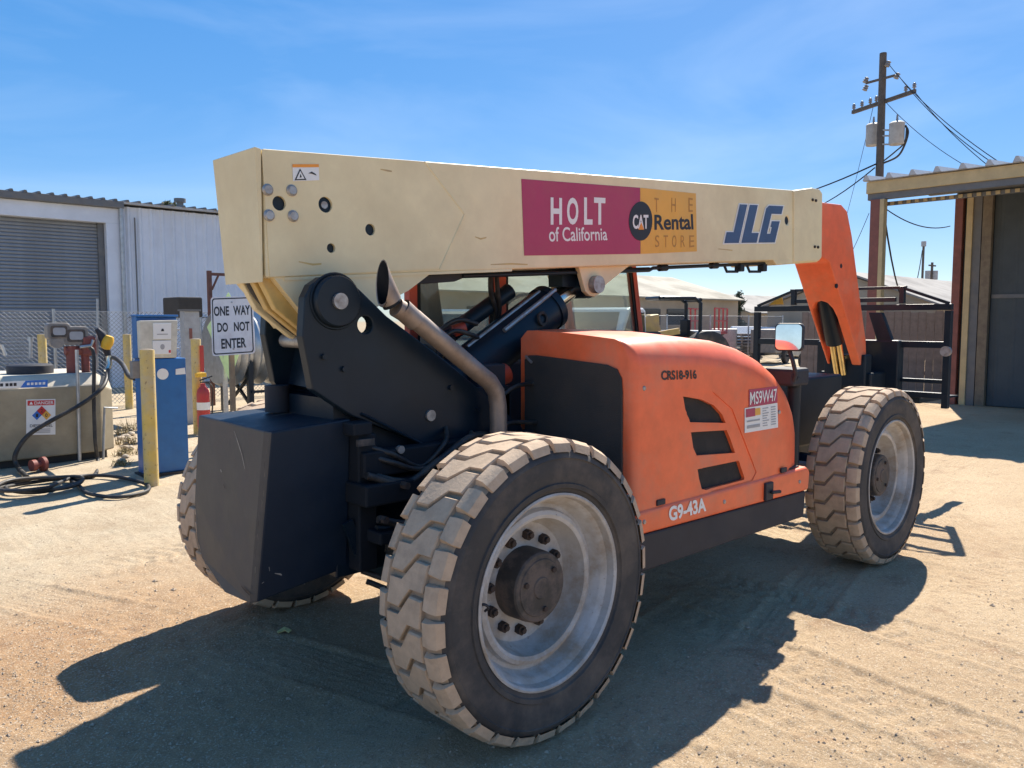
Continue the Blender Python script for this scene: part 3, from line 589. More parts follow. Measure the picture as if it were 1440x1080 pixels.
rfm = thing('rusty_frame', 'rusty steel upright with short arm beside the warehouse wall', 'steel frame', (a.x, 13.2, 0))
MB().bb(a.x-.04, a.x+.04, 13.16, 13.24, 0, a.z+.05).build('upright', 'rust_steel', rfm); MB().bar((a.x, 13.2, a.z-.02), (a.x+3, 13.2, a.z-.02), .06, .06).build('arm', 'rust_steel', rfm); MB().bar((a.x+.05, 13.2, a.z-.35), (a.x+.2, 13.2, a.z-.04), .035, .035).build('brace', 'rust_steel', rfm)
MB().bb(a.x+2.9, a.x+3.02, 13.14, 13.26, 0, a.z).build('upright', 'rust_steel', rfm)
def rock(x, y, s, grp=None, label=None):
    bm = bmesh.new(); bmesh.ops.create_icosphere(bm, subdivisions=2, radius=1)
    ax = [Vector((random.gauss(0, 1), random.gauss(0, 1), random.gauss(0, 1))).normalized() for _ in range(9)]
    for v in bm.verts:
        k = 1.0
        for a in ax: k = min(k, random.uniform(.66, .68)/max(.001, v.co.dot(a)) if v.co.dot(a) > .66 else k)
        v.co = v.co*k
    M = Matrix.Translation((0, 0, s*.35)) @ Matrix.Rotation(random.random()*6, 4, 'Z') @ Matrix.Diagonal((s*1.3, s*.9, s*.65, 1))
    bm.transform(M); me = bpy.data.meshes.new('rock'); bm.to_mesh(me); bm.free(); me.materials.append(MATS['rock'])
    o = bpy.data.objects.new('rock', me); C.objects.link(o); o.location = (x, y, 0); tag(o, label, 'rock', grp)
for px, py, dpt, s in ((350, 590, 10.6, .30), (372, 588, 10.8, .34), (386, 600, 10.2, .26), (340, 600, 10.2, .2), (362, 605, 10.0, .22), (392, 582, 11.4, .36), (330, 603, 10.3, .16), (376, 606, 10.0, .2), (402, 590, 10.8, .3)):
    p = atd(px, py, dpt); rock(p.x, p.y, s, 'pale rubble behind the counterweight', 'pale stone lump in the rubble heap behind the counterweight')
for i in range(14):
    p = at(random.uniform(168, 190), random.uniform(604, 652), 'z', 0); rock(p.x, p.y, random.uniform(.035, .09), 'stones beside the tank end', 'small pale stone on the ground beside the tank end')

# ------------------------------------------------------------------ open shed on the right
sh = thing('open_shed', 'open fronted steel shed with tan eave beam and dark wall', 'shed', (15, 0, 0)); EX = 13.3; EL = 3.06
def rz(x): return 4.47+.085*(x-EX)
MB().bb(EX-.06, EX+.06, -8, EL, 4.24, 4.46).build('eave_beam', 'tan_steel', sh, bevel=.01)
MB().bb(EX-.02, EX+.12, -8, EL-.02, 4.12, 4.238).build('lower_channel', 'eave_trim', sh)
rf = MB().add([(EX-.12, EL+.03, rz(EX)), (EX-.12, -8, rz(EX)), (20, -8, rz(20)), (20, EL+.03, rz(20)), (EX-.12, EL+.03, rz(EX)+.012), (EX-.12, -8, rz(EX)+.012), (20, -8, rz(20)+.012), (20, EL+.03, rz(20)+.012)], [(0, 1, 2, 3), (4, 5, 6, 7), (0, 1, 5, 4), (1, 2, 6, 5), (2, 3, 7, 6), (3, 0, 4, 7)]).build('roof', 'roof_galv', sh)
rb = None
for i in range(26):
    y = EL-.06-i*.42
    if rb is None:
        z0, z1 = rz(EX)+.012, rz(20)+.012
        rb = MB().add([(EX-.14, y-.04, z0), (EX-.14, y+.02, z0+.10), (EX-.14, y+.06, z0+.10), (EX-.14, y+.10, z0), (20, y-.04, z1), (20, y+.02, z1+.1), (20, y+.06, z1+.1), (20, y+.10, z1)], [(0, 1, 2, 3), (7, 6, 5, 4), (0, 4, 5, 1), (1, 5, 6, 2), (2, 6, 7, 3)]).build('roof_rib', 'roof_galv', rf)
    else: r2 = rb.copy(); r2.location = rb.location+Vector((0, -i*.42, 0)); C.objects.link(r2)
# purlin of alternating blocks under the eave
MB().bb(EX+.30, EX+.36, -8, EL-.1, 4.03, 4.10).build('purlin', 'eave_trim', sh)
pb = None
for i in range(44):
    y = EL-.25-i*.15
    if pb is None: pb = MB().bb(EX+.27, EX+.298, y, y+.07, 4.035, 4.095).build('purlin_block', 'tan_steel', sh)
    else: r2 = pb.copy(); r2.location = pb.location+Vector((0, -i*.15, 0)); C.objects.link(r2)
for x in (15.0, 16.4, 18.2): MB().bb(x-.06, x+.06, -8, EL-.05, rz(x)-.20, rz(x)-.01).build('rafter', 'eave_trim', sh)
def shed_post(x, y, name='post'):
    p = MB().bb(x-.10, x+.02, y-.02, y+.16, 0, 4.12).build('post', 'red_primer', sh, bevel=.006)
    MB().bb(x-.11, x+.05, y-.10, y-.024, 0, 4.11).build('angle_iron', 'tan_steel', p)
shed_post(EX+.02, 2.80)
WX = 16.5
a = at(1341, 400, 'x', WX).y
MB().bb(WX-.12, WX+.06, a-.16, a, 0, 4.5).build('post', 'red_primer', sh, bevel=.006)
MB().bb(WX-.14, WX+.02, a-.36, a-.24, 0, 4.45).build('post', 'tan_steel', sh, bevel=.006)
MB().bb(WX-.10, WX+.02, a-.52, a-.36, 0, 4.45).build('post', 'eave_trim', sh)
MB().bb(WX-.12, WX+.03, a-.72, a-.54, 0, 4.45).build('post', 'wood_post', sh, bevel=.006)
y = a-.74; i = 0
while y > -8:
    b = MB(); p = [(0, 0), (-.10, 0), (-.12, -.006), (-.16, -.006), (-.18, 0), (-.40, 0), (-.42, -.006), (-.46, -.006), (-.48, 0), (-.60, 0)]
    for (z0, z1) in ((0.02, 2.32), (2.34, 4.5)):
        b = MB(); b.add([(WX+v, y+u, z) for u, v in p for z in (z0, z1)], [(2*i_, 2*i_+2, 2*i_+3, 2*i_+1) for i_ in range(len(p)-1)]); b.build('wall_sheet', 'tarp_dark', sh, recalc=False)
    y -= .602
MB().bb(WX+.05, WX+.10, -8, a, 0, 4.6).build('wall_backing', 'tarp_dark', sh)
MB().bb(WX-.035, WX+.0, -8, a-.75, 2.28, 2.36).build('girt', 'eave_trim', sh)

# board fence beyond the shed
bf = thing('board_fence', 'weathered brown board fence standing behind the front carriage', 'fence', (18, 4.5, 0)); bd = None; i = 0
for i in range(22):
    y = 2.6+i*.185
    if bd is None: bd = MB().bb(18, 18.03, y, y+.175, .05, 2.02).build('board', 'board_wood', bf)
    else: o = bd.copy(); o.location = bd.location+Vector((random.uniform(-.012, .012), i*.185, random.uniform(-.03, .04))); C.objects.link(o)
for z in (.5, 1.6): MB().bb(18.04, 18.10, 2.6, 6.7, z, z+.09).build('rail', 'board_wood', bf)
for y in (2.7, 4.6, 6.6): MB().bb(18.10, 18.2, y, y+.1, 0, 2.0).build('post', 'board_wood', bf)

# ------------------------------------------------------------------ utility pole
UP_ = atd(1233, 400, 27.0); ux, uy = UP_.x, UP_.y
up = thing('utility_pole', 'tall wooden utility pole with crossarm and two transformers behind the shed', 'utility pole', (ux, uy, 0))
top = atd(1242, 75, 27.0); MB().tube([(ux-.0, uy, 0), tuple(top)], [.16, .115], 14).build('shaft', 'pole_wood', up, smooth=40)
a0 = atd(1199, 158, 28.4); a1 = atd(1287, 128, 25.8); b = MB().bar(a0, a1, .10, .12).build('crossarm', 'pole_wood', up)
for t in (.02, .16, .30, .40, .86, .985):
    p = a0.lerp(a1, t); MB().lathe([(0, 0), (.03, 0), (.03, .06), (.07, .08), (.04, .13), (.065, .15), (.04, .22), (0, .24)], p+V(0, 0, .05), (0, 0, 1), 12).build('insulator', 'insulator', up, smooth=50)
b0 = atd(1218, 117, 27.6); b1 = atd(1262, 105, 26.4); MB().bar(b0, b1, .06, .07).build('bracket_arm', 'pole_wood', up)
for p, dz in ((b0, .12), (b0, -.14), (b1, -.02), (atd(1249, 89, 26.8), 0)): MB().lathe([(0, -.12), (.09, -.1), (.05, -.05), (.09, -.03), (.05, .03), (.08, .05), (0, .1)], p+V(0, 0, dz), (.3, -.3, .9), 12).build('insulator', 'insulator', up, smooth=50)
for px, py, dpt in ((1228, 190, 27.6), (1261, 188, 26.6)):
    p = atd(px, py, dpt); t = MB().lathe([(0, -.36), (.22, -.36), (.24, -.33), (.24, .30), (.25, .33), (.20, .38), (0, .40)], p, (0, 0, 1), 24).build('transformer', 'transformer', up, smooth=40)
    MB().tube([p+V(0, 0, .38), p+V(0, 0, .62)], [.045, .025], 10).build('bushing', 'insulator', t, smooth=40)
for py in (183, 191, 203): MB().bar(atd(1238, py, 27), atd(1254, py, 26.8), .05, .05).build('bracket', 'transformer', up)
MB().tube(curve([atd(1273, 176, 26.5), atd(1277, 186, 26.5), atd(1272, 204, 26.6), atd(1262, 220, 26.8), atd(1241, 230, 27)]), .035, 8).tube(curve([atd(1275, 178, 26.4), atd(1272, 200, 26.5), atd(1258, 214, 26.8), atd(1243, 226, 27)]), .025, 8).build('service_drop', 'hose', up, smooth=60)
def wire(p, q, sag, r, label, grp='overhead power lines'):
    pts = [p.lerp(q, t/16)-V(0, 0, sag*4*(t/16)*(1-t/16)) for t in range(17)]
    one('overhead_wire', 'wire', label, 'wire', MB().tube(pts, r, 6), tuple((p+q)/2-V(0, 0, sag)), grp, smooth=60)
wire(atd(1251, 92, 26.8), atd(1440, 250, 16), .25, .011, "thin wire leaving the very top of the pole over the shed"); wire(atd(1264, 107, 26.4), atd(1432, 252, 16), .25, .011, "thin wire leaving the upper bracket arm over the shed"); wire(atd(1287, 130, 25.8), atd(1470, 290, 17), .25, .011, "thin wire leaving the crossarm's outer insulator over the shed"); wire(atd(1245, 143, 27), atd(1380, 245, 22), .2, .010, "thin wire leaving the pole just below the crossarm to the shed roof")
wire(atd(1231, 231, 27), atd(1040, 283, 60), .5, .03, 'thick black service cable running from the pole towards the boom', None)
wire(atd(1230, 236, 27), atd(1090, 300, 50), .6, .022, 'second service cable dipping below the thick one behind the boom', None)
wire(atd(1228, 150, 27.6), atd(1190, 305, 40), .1, .010, 'slack guy wire falling from the crossarm behind the boom head', None)
wire(atd(1222, 300, 30), atd(1195, 360, 34), .05, .012, 'short guy wire with a clamp dropping to the grey roof', None)
wire(atd(1238, 288, 24), atd(1336, 318, 30), .3, .018, 'cable strung under the shed eave between its posts', None)
wire(atd(1242, 292, 26), atd(1297, 352, 60), 3.5, .03, 'deeply sagging cable seen between the shed posts', None)

# far poles
for px, y0, d_, lab in ((1299, 343, 95, 'distant thin pole rising beyond the grey roof'), (1311, 369, 90, 'distant pole with crossarm and transformers beyond the grey roof')):
    p = atd(px, y0, d_); t = thing('utility_pole', lab, 'utility pole', (p.x, p.y, 0)); MB().tube([(p.x, p.y, 0), tuple(p)], .14, 8).build('shaft', 'pole_wood', t, smooth=40)
    if px == 1311:
        MB().bar(atd(1306, 373, d_), atd(1316, 374, d_), .15, .15).build('crossarm', 'pole_wood', t)
        for x_ in (1304.5, 1315): q = atd(x_, 387, d_); MB().cyl(q-V(0, 0, .5), q+V(0, 0, .5), .28, n=12).build('transformer', 'transformer', t, smooth=40)
    else: MB().cyl(p-V(0, 0, .3), p+V(0, 0, .3), .28, n=10).build('lamp_head', 'transformer', t, smooth=40)

# ------------------------------------------------------------------ buildings behind
def gable(name, label, x0, x1, y0, y1, eave, ridge, wm, rm, ribs=None):
    t = thing(name, label, 'building', ((x0+x1)/2, (y0+y1)/2, 0)); ym = (y0+y1)/2
    MB().prism([(x0, y0, 0), (x0, y1, 0), (x0, y1, eave), (x0, ym, ridge-.1), (x0, y0, eave)], (x1-x0, 0, 0)).build('wall', wm, t)
    r = MB()
    for ya in (y0-.4, y1+.4):
        za = eave-(ridge-eave)*.4/(ym-y0)
        r.add([(x0-.3, ya, za), (x1+.3, ya, za), (x1+.3, ym, ridge), (x0-.3, ym, ridge), (x0-.3, ya, za+.1), (x1+.3, ya, za+.1), (x1+.3, ym, ridge+.1), (x0-.3, ym, ridge+.1)], [(0, 1, 2, 3), (4, 5, 6, 7), (0, 1, 5, 4), (1, 2, 6, 5), (2, 3, 7, 6), (3, 0, 4, 7)])
    rr = r.build('roof', rm, t)
    if ribs:
        k = None; x = x0; ya = y0-.4; za = eave-(ridge-eave)*.4/(ym-y0)+.1
        while x < x1:
            if k is None: k = MB().add([(x, ya, za), (x+.05, ya, za+.06), (x+.10, ya, za), (x, ym, ridge+.1), (x+.05, ym, ridge+.16), (x+.1, ym, ridge+.1)], [(0, 1, 2), (5, 4, 3), (0, 3, 4, 1), (1, 4, 5, 2)]).build('roof_rib', rm, rr); kx = x
            else: o = k.copy(); o.location = k.location+Vector((x-kx, 0, 0)); C.objects.link(o)
            x += ribs
    return t
tb = gable('warehouse', 'long low tan warehouse with shallow gable roof beyond the yard', 6, 54, 30, 43, 3.45, 5.35, 'tan_wall', 'tan_roof')
for x in (12, 19, 26, 33, 41.5, 44.5): w1 = MB().bb(x, x+2.2, 29.93, 29.99, 1.5, 2.6).build('window', 'car_glass', tb); MB().bb(x-.08, x+2.28, 29.90, 29.98, 1.40, 1.49).build('sill', 'tan_wall', w1)
gable('storage_building', 'low building with wide grey metal roof behind the board fence', 39.5, 80, 10.5, 19.5, 2.6, 4.3, 'tan_wall', 'grey_roof')
gable('far_house', 'small far grey house under low roof beside the tan warehouse', 66, 90, 36, 46, 2.6, 4.4, 'tan_wall', 'grey_roof')

# ------------------------------------------------------------------ vehicles
def wheel_simple(b, c, axis, r, w_): 
    a = Vector(axis).normalized(); b.lathe([(0, w_/2-.02), (r*.55, w_/2-.02), (r*.6, w_/2), (r*.92, w_/2), (r, w_/2-.03), (r, -w_/2+.03), (r*.92, -w_/2), (0, -w_/2)], c, a, 20)
def pickup(pos, ang, paint, label, scale=1.0):
    t = thing('pickup_truck', label, 'pickup', (pos.x, pos.y, 0)); M = Matrix.Translation((pos.x, pos.y, 0)) @ Matrix.Rotation(ang, 4, 'Z') @ Matrix.Scale(scale, 4)
    def P(poly, y0, y1, nm, m, par=t, **k): return MB().prism([M @ Vector((x, y0, z)) for x, z in poly], (M.to_3x3() @ Vector((0, y1-y0, 0)))).build(nm, m, par, **k)
    P([(-2.7, .45), (2.6, .45), (2.72, .6), (2.7, .95), (2.55, 1.08), (1.35, 1.16), (-.7, 1.16), (-2.72, 1.16)], -.95, .95, 'body', paint, bevel=.06, seg=3)
    cb_ = P([(-.72, 1.15), (1.42, 1.15), (.75, 1.78), (.55, 1.83), (-.45, 1.83), (-.62, 1.76)], -.84, .84, 'cab', paint, bevel=.07, seg=3)
    for y in (-.845, .835): P([(-.55, 1.22), (1.12, 1.22), (.66, 1.71), (-.45, 1.71)], y, y+.012, 'side_window', 'car_glass', cb_)
    wsb = MB(); wsb.add([M @ Vector(p) for p in ((1.38, -.72, 1.215), (1.38, .72, 1.215), (.84, .64, 1.72), (.84, -.64, 1.72))], [(0, 1, 2, 3)]); wsb.build('windscreen', 'car_glass', cb_, recalc=False)
    wsb = MB(); wsb.add([M @ Vector(p) for p in ((-.715, -.7, 1.25), (-.715, .7, 1.25), (-.645, .64, 1.72), (-.645, -.64, 1.72))], [(3, 2, 1, 0)]); wsb.build('rear_window', 'car_glass', cb_, recalc=False)
    for x in (-1.75, 1.7):
        for y in (-.86, .86):
            b = MB(); wheel_simple(b, M @ Vector((x, y, .38)), M.to_3x3() @ Vector((0, 1 if y > 0 else -1, 0)), .38*scale, .26*scale); b.build('wheel', 'rubber', t, smooth=40)
    for y in (-.72, .72): MB().bb(2.66, 2.73, y-.18, y+.18, .78, .95, 0, M).build('headlight', 'decal_white', t, bevel=.02); MB().bb(-2.74, -2.70, y-.1, y+.1, .75, 1.05, 0, M).build('tail_light', 'decal_red', t)
    MB().bb(2.60, 2.76, -.9, .9, .45, .62, 0, M).build('bumper', 'chrome', t, bevel=.03)
    return t
pickup(at(852, 500, 'y', 12.0), R(200), 'car_white', 'white pickup truck seen through the cab glass', 1.2)
pickup(at(628, 500, 'y', 13.0), R(255), 'car_grey', 'dark pickup truck seen through the rear cab window', 1.15)
def car(pos, ang, paint, label):
    t = thing('parked_car', label, 'car', (pos.x, pos.y, 0)); M = Matrix.Translation((pos.x, pos.y, 0)) @ Matrix.Rotation(ang, 4, 'Z')
    def P(poly, y0, y1, nm, m, par=t, **k): return MB().prism([M @ Vector((x, y0, z)) for x, z in poly], (M.to_3x3() @ Vector((0, y1-y0, 0)))).build(nm, m, par, **k)
    P([(-2.2, .35), (2.2, .35), (2.25, .65), (2.0, .85), (1.1, .95), (-1.6, .98), (-2.2, .9)], -.88, .88, 'body', paint, bevel=.07, seg=3)
    c_ = P([(-1.6, .96), (1.15, .94), (.35, 1.45), (-.9, 1.47)], -.76, .76, 'cabin', paint, bevel=.08, seg=3)
    for y in (-.765, .755): P([(-1.3, 1.0), (.9, 1.0), (.3, 1.38), (-.85, 1.39)], y, y+.012, 'side_window', 'car_glass', c_)
    for x in (-1.35, 1.35):
        for y in (-.78, .78): b = MB(); wheel_simple(b, M @ Vector((x, y, .32)), M.to_3x3() @ Vector((0, 1 if y > 0 else -1, 0)), .32, .22); b.build('wheel', 'rubber', t, smooth=40)
car(atd(1052, 470, 48), R(10), 'car_white', 'white car parked beyond the fence next to the tan warehouse')
car(atd(1085, 470, 44), R(170), 'car_blue', 'blue grey car parked far behind the carriage frame')
car(atd(1128, 470, 40), R(20), 'car_white', 'white car parked far off behind the wing mirror')

# yellow loader tractor
tp = atd(932, 520, 25.0); tp.z = 0; TM = Matrix.Translation(tp) @ Matrix.Rotation(R(150), 4, 'Z')
tr = thing('loader_tractor', 'dusty yellow loader tractor with black roll bar in the yard', 'tractor', tp)
def TB(x0, x1, y0, y1, z0, z1, nm, m, par=tr, **k): return MB().bb(x0, x1, y0, y1, z0, z1, 0, TM).build(nm, m, par, **k)
MB().prism([TM @ Vector((x, -.38, z)) for x, z in ((.2, .8), (1.9, .75), (1.95, 1.5), (1.6, 1.82), (.3, 2.02))], TM.to_3x3() @ Vector((0, .76, 0))).build('hood', 'tractor_yellow', tr, bevel=.06)
TB(-1.6, .2, -.4, .4, .7, 1.25, 'frame', 'tractor_yellow'); TB(-.7, -.2, -.28, .28, 1.25, 1.4, 'seat', 'seat_black', bevel=.04); TB(-.8, -.68, -.28, .28, 1.3, 1.85, 'seat_back', 'seat_black', bevel=.04)
for y in (-.5, .5): MB().tube([TM @ Vector(p) for p in ((-1.0, y, 1.1), (-1.0, y, 2.35), (-.8, y, 2.5), (.35, y, 2.5))], .06, 8).build('roll_bar', 'black_paint', tr, smooth=40)
MB().tube([TM @ Vector(p) for p in ((.35, -.5, 2.5), (.35, .5, 2.5))], .06, 8).tube([TM @ Vector(p) for p in ((-1.0, -.5, 2.45), (-1.0, .5, 2.45))], .06, 8).build('roll_bar', 'black_paint', tr, smooth=40)
MB().tube(curve([TM @ Vector(p) for p in ((1.3, .1, 1.8), (1.3, .1, 2.35), (1.38, .1, 2.55))]), .05, 8).build('exhaust_stack', 'black_paint', tr, smooth=60)
for x, y, r_ in ((-1.1, -.75, .75), (-1.1, .75, .75), (1.5, -.6, .48), (1.5, .6, .48)): b = MB(); wheel_simple(b, TM @ Vector((x, y, r_)), TM.to_3x3() @ Vector((0, 1 if y > 0 else -1, 0)), r_, .38); b.build('wheel', 'rubber', tr, smooth=40)
for y in (-.7, .7): MB().bar(TM @ Vector((-.2, y, 1.5)), TM @ Vector((1.6, y, 1.2)), .12, .18).bar(TM @ Vector((1.6, y, 1.2)), TM @ Vector((2.5, y, .5)), .12, .18).build('loader_arm', 'tractor_yellow', tr)
MB().prism([TM @ Vector((x, -1.0, z)) for x, z in ((2.4, .15), (3.1, .1), (3.15, .16), (2.55, .35), (2.5, .85), (2.42, .85))], TM.to_3x3() @ Vector((0, 2.0, 0))).build('bucket', 'tractor_yellow', tr)

# red scissor lift, stacked pallets, dry weeds
tp = atd(993, 500, 33.0); tp.z = 0; TM = Matrix.Translation(tp) @ Matrix.Rotation(R(20), 4, 'Z')
sl_ = thing('scissor_lift', 'red scissor lift platform parked in front of the tan warehouse', 'scissor lift', tp)
MB().bb(-1.2, 1.2, -.6, .6, .25, .9, 0, TM).build('chassis', 'red_paint', sl_, bevel=.03); MB().bb(-1.25, 1.25, -.6, .6, 1.25, 1.38, 0, TM).build('deck', 'red_paint', sl_)
for y in (-.58, .58):
    for z in (1.8, 2.3): MB().bar(TM @ Vector((-1.22, y, z)), TM @ Vector((1.22, y, z)), .05, .05).build('guard_rail', 'red_paint', sl_)
    for x in (-1.2, -.4, .4, 1.2): MB().bar(TM @ Vector((x, y, 1.38)), TM @ Vector((x, y, 2.3)), .05, .05).build('guard_post', 'red_paint', sl_)
    MB().bar(TM @ Vector((-1.1, y*.8, .9)), TM @ Vector((1.1, y*.8, 1.25)), .06, .08).bar(TM @ Vector((1.1, y*.8, .9)), TM @ Vector((-1.1, y*.8, 1.25)), .06, .08).build('scissor_arm', 'black_paint', sl_)
    for x in (-.9, .9): b = MB(); wheel_simple(b, TM @ Vector((x, y, .28)), TM.to_3x3() @ Vector((0, y, 0)), .28, .16); b.build('wheel', 'rubber', sl_, smooth=40)
def generator(pos, ang, m, label, s=1.0):
    M = Matrix.Translation((pos.x, pos.y, 0)) @ Matrix.Rotation(ang, 4, 'Z') @ Matrix.Scale(s, 4); t = thing('towed_generator', label, 'generator', (pos.x, pos.y, 0))
    MB().bb(-1.1, 1.1, -.55, .55, .45, 1.45, 0, M).build('enclosure', m, t, bevel=.05); MB().bb(-1.15, 2.0, -.08, .08, .36, .46, 0, M).build('drawbar', 'black_paint', t)
    for i in range(6): MB().bb(-.9+i*.12, -.84+i*.12, -.565, -.552, .7, 1.25, 0, M).build('louvre', 'black_paint', t)
    for y in (-.62, .62): b = MB(); wheel_simple(b, M @ Vector((-.1, y, .32)), M.to_3x3() @ Vector((0, y, 0)), .32*s, .18*s); b.build('wheel', 'rubber', t, smooth=40)
generator(atd(1018, 500, 36), R(30), 'box_white', 'off white towed generator standing in the yard behind the bonnet')
generator(atd(968, 500, 30), R(80), 'transformer', 'grey towed generator near the yellow tractor')
generator(atd(1085, 500, 34), R(10), 'meter_grey', 'grey brown towed generator seen through the carriage frame')
generator(atd(1150, 500, 30), R(60), 'box_white', 'cream towed generator seen beside the orange boom head')

def pallets(pos, n, ang, label):
    t = thing('pallet_stack', label, 'pallets', (pos.x, pos.y, 0)); M = Matrix.Translation((pos.x, pos.y, 0)) @ Matrix.Rotation(ang, 4, 'Z')
    for i in range(n):
        b = MB(); dx = random.uniform(-.04, .04)
        for y in (-.5, 0, .5): b.bb(-.6+dx, .6+dx, y-.05, y+.05, i*.15+.02, i*.15+.11, 0, M)
        for k in range(6): b.bb(-.6+dx+k*.21, -.46+dx+k*.21, -.52, .52, i*.15+.112, i*.15+.132, 0, M)
        b.build('pallet', 'board_wood' if i % 3 else 'wood_post', t)
pallets(atd(915, 500, 31), 9, .3, 'tall stack of worn pallets left of the yellow tractor'); pallets(atd(1000, 500, 27), 5, .9, 'low stack of pallets right of the yellow tractor'); pallets(atd(1050, 500, 38), 8, .1, 'stack of pallets beyond the fence by the conifer'); pallets(atd(948, 500, 36), 7, 1.2, 'stack of pallets in front of the warehouse windows')
def leaf_mass(b, c, rad, n, ls, squash=1.0):
    for i in range(n):
        d = Vector((random.gauss(0, 1), random.gauss(0, 1), random.gauss(0, 1))).normalized()*random.random()**.45
        p = Vector(c)+Vector((d.x*rad, d.y*rad, d.z*rad*squash)); u = Vector((random.gauss(0, 1), random.gauss(0, 1), random.gauss(0, 1))).normalized(); w_ = u.orthogonal().normalized(); s = ls*random.uniform(.6, 1.4)
        b.add([p-u*s, p+w_*s*.5, p+u*s, p-w_*s*.5], [(0, 1, 2, 3)])
def tree(pos, h, r, label, conical=False):
    t = thing('tree', label, 'tree', (pos.x, pos.y, 0)); b = MB(); b.tube([(pos.x, pos.y, 0), (pos.x+.1, pos.y, h*.55), (pos.x, pos.y+.1, h*.92)], [h*.03, h*.02, h*.006], 8)
    for i in range(9):
        a = random.random()*6.3; z = h*random.uniform(.3, .75); b.tube([(pos.x, pos.y, z), (pos.x+math.cos(a)*r*.7, pos.y+math.sin(a)*r*.7, z+h*.12)], [h*.012, h*.004], 6)
    b.build('trunk', 'bark', t, smooth=60); b = MB()
    for i in range(26):
        k = random.random(); z = h*(.25+.73*k); rr = r*(1.05-k) if conical else r*math.sqrt(max(.05, 1-((z/h-.62)/.40)**2)); a = random.random()*6.3; d = rr*random.random()**.5
        leaf_mass(b, (pos.x+math.cos(a)*d, pos.y+math.sin(a)*d, z), r*.32, 90, h*.02)
    b.build('crown', 'leaf_dark', t, recalc=False)
tree(atd(1040, 430, 70), 4.6, 1.0, 'slim dark conifer at the end of the tan warehouse', True)
tree(atd(1062, 430, 110), 4.2, 2.6, 'low round green tree on the far horizon'); tree(atd(1048, 430, 125), 3.6, 2.2, 'smaller far green tree left of the round one')
tree(atd(1098, 430, 120), 4.0, 2.8, 'far green tree glimpsed behind the carriage top rail')
p = atd(232, 288, 42); tree(V(p.x, p.y, 0), p.z+.12, .8, 'tree top just showing over the warehouse roof')
for px, py, d_ in ((955, 498, 17), (975, 492, 20), (1000, 495, 18), (1020, 490, 22), (935, 500, 15), (1045, 495, 21), (985, 495, 15), (1030, 495, 18), (1010, 495, 25), (960, 495, 22), (1060, 495, 17)):
    p = atd(px, py, d_); t = MB(); 
    for i in range(70):
        a = random.random()*6.3; l = random.uniform(.25, .75); d = random.uniform(0, .5); x = p.x+math.cos(a)*d; y = p.y+math.sin(a)*d; tp2 = V(x+random.gauss(0, .12), y+random.gauss(0, .12), l); u = V(random.gauss(0, 1), random.gauss(0, 1), 0).normalized()*.018
        t.add([V(x, y, 0)-u, V(x, y, 0)+u, tp2], [(0, 1, 2)])
    leaf_mass(t, (p.x, p.y, .35), .4, 120, .035, .7)
    one('dry_shrub', 'leaf_dry', 'dry yellow green shrub growing beside the yard equipment', 'shrub', t, (p.x, p.y, 0), 'dry shrubs among the parked equipment')

# ------------------------------------------------------------------ telehandler
T = thing('telehandler', 'orange and cream telescopic handler with long cream boom parked in the yard', 'telehandler', (0, 0, 0))
WB, YO, TW, RO = 3.651, 1.2655, 0.3765, 0.66
# --- wheels (local: +Y is outward)
def raw(name, mb, mats, parent, smooth=None):
    o = bpy.data.objects.new(name, mb.mesh(name, mats, (0, 0, 0), smooth)); C.objects.link(o); o.parent = parent; return o
HW = TW/2
rim = MB().lathe([(.44, -.12), (.425, HW-.02), (.427, HW-.006), (.418, HW-.002), (.408, HW-.010), (.402, HW-.045), (.388, HW-.058), (.380, HW-.075), (.374, HW-.105), (.362, HW-.120), (.345, HW-.122), (.336, HW-.095), (.318, HW-.088), (.302, HW-.096), (.294, HW-.130), (.284, HW-.175), (.266, HW-.200), (.12, HW-.205), (0, HW-.205)], (0, 0, 0), (0, 1, 0), 72)
whl = raw('wheel', rim, 'rim_paint', T, 30)
hub = MB().lathe([(.160, HW-.21), (.158, HW-.12), (.154, HW-.092), (.147, HW-.085), (.128, HW-.084), (.124, HW-.079), (.05, HW-.078), (.045, HW-.072), (.0, HW-.072)], (0, 0, 0), (0, 1, 0), 40); raw('hub', hub, 'hub_black', whl, 35)
for k in range(3):
    a = 2*math.pi*(k+.2)/3; raw('drain_plug', MB().tube([(.10*math.cos(a), HW-.079, .10*math.sin(a)), (.10*math.cos(a), HW-.068, .10*math.sin(a))], .013, 6), 'rust_nut', whl)
nut = None
for k in range(12):
    a = 2*math.pi*(k+.4)/12; p = Vector((.212*math.cos(a), 0, .212*math.sin(a)))
    if nut is None:
        b = MB(); b.tube([(0, HW-.204, 0), (0, HW-.172, 0)], .024, 6).tube([(0, HW-.175, 0), (0, HW-.158, 0)], .013, 8); nut = raw('lug_nut', b, 'rust_nut', whl); nut.location = p
    else: o = nut.copy(); C.objects.link(o); o.location = p
raw('valve_stem', MB().tube(curve([(.385, HW-.06, .06), (.37, HW-.03, .07), (.35, HW-.03, .05), (.352, HW-.05, .03)]), .006, 6), 'black_plastic', whl, 60)
tb_ = MB()
half = [(.425, HW-.012), (.445, HW-.004), (.450, HW+.006), (.468, HW+.008), (.472, HW+.001), (.53, HW+.010), (.574, HW+.006), (.578, HW+.011), (.592, HW+.006), (.612, HW-.012), (.628, HW-.03), (.637, HW-.06)]
prof = half+[(.639, 0)]+[(r, -h) for r, h in reversed(half)]
tb_.lathe(prof, (0, 0, 0), (0, 1, 0), 96, mis=[0]*9+[2]*6+[0]*9)
NP = 30; PT = 2*math.pi/NP
def pol(u, v, r): return (r*math.sin(u), v, r*math.cos(u))
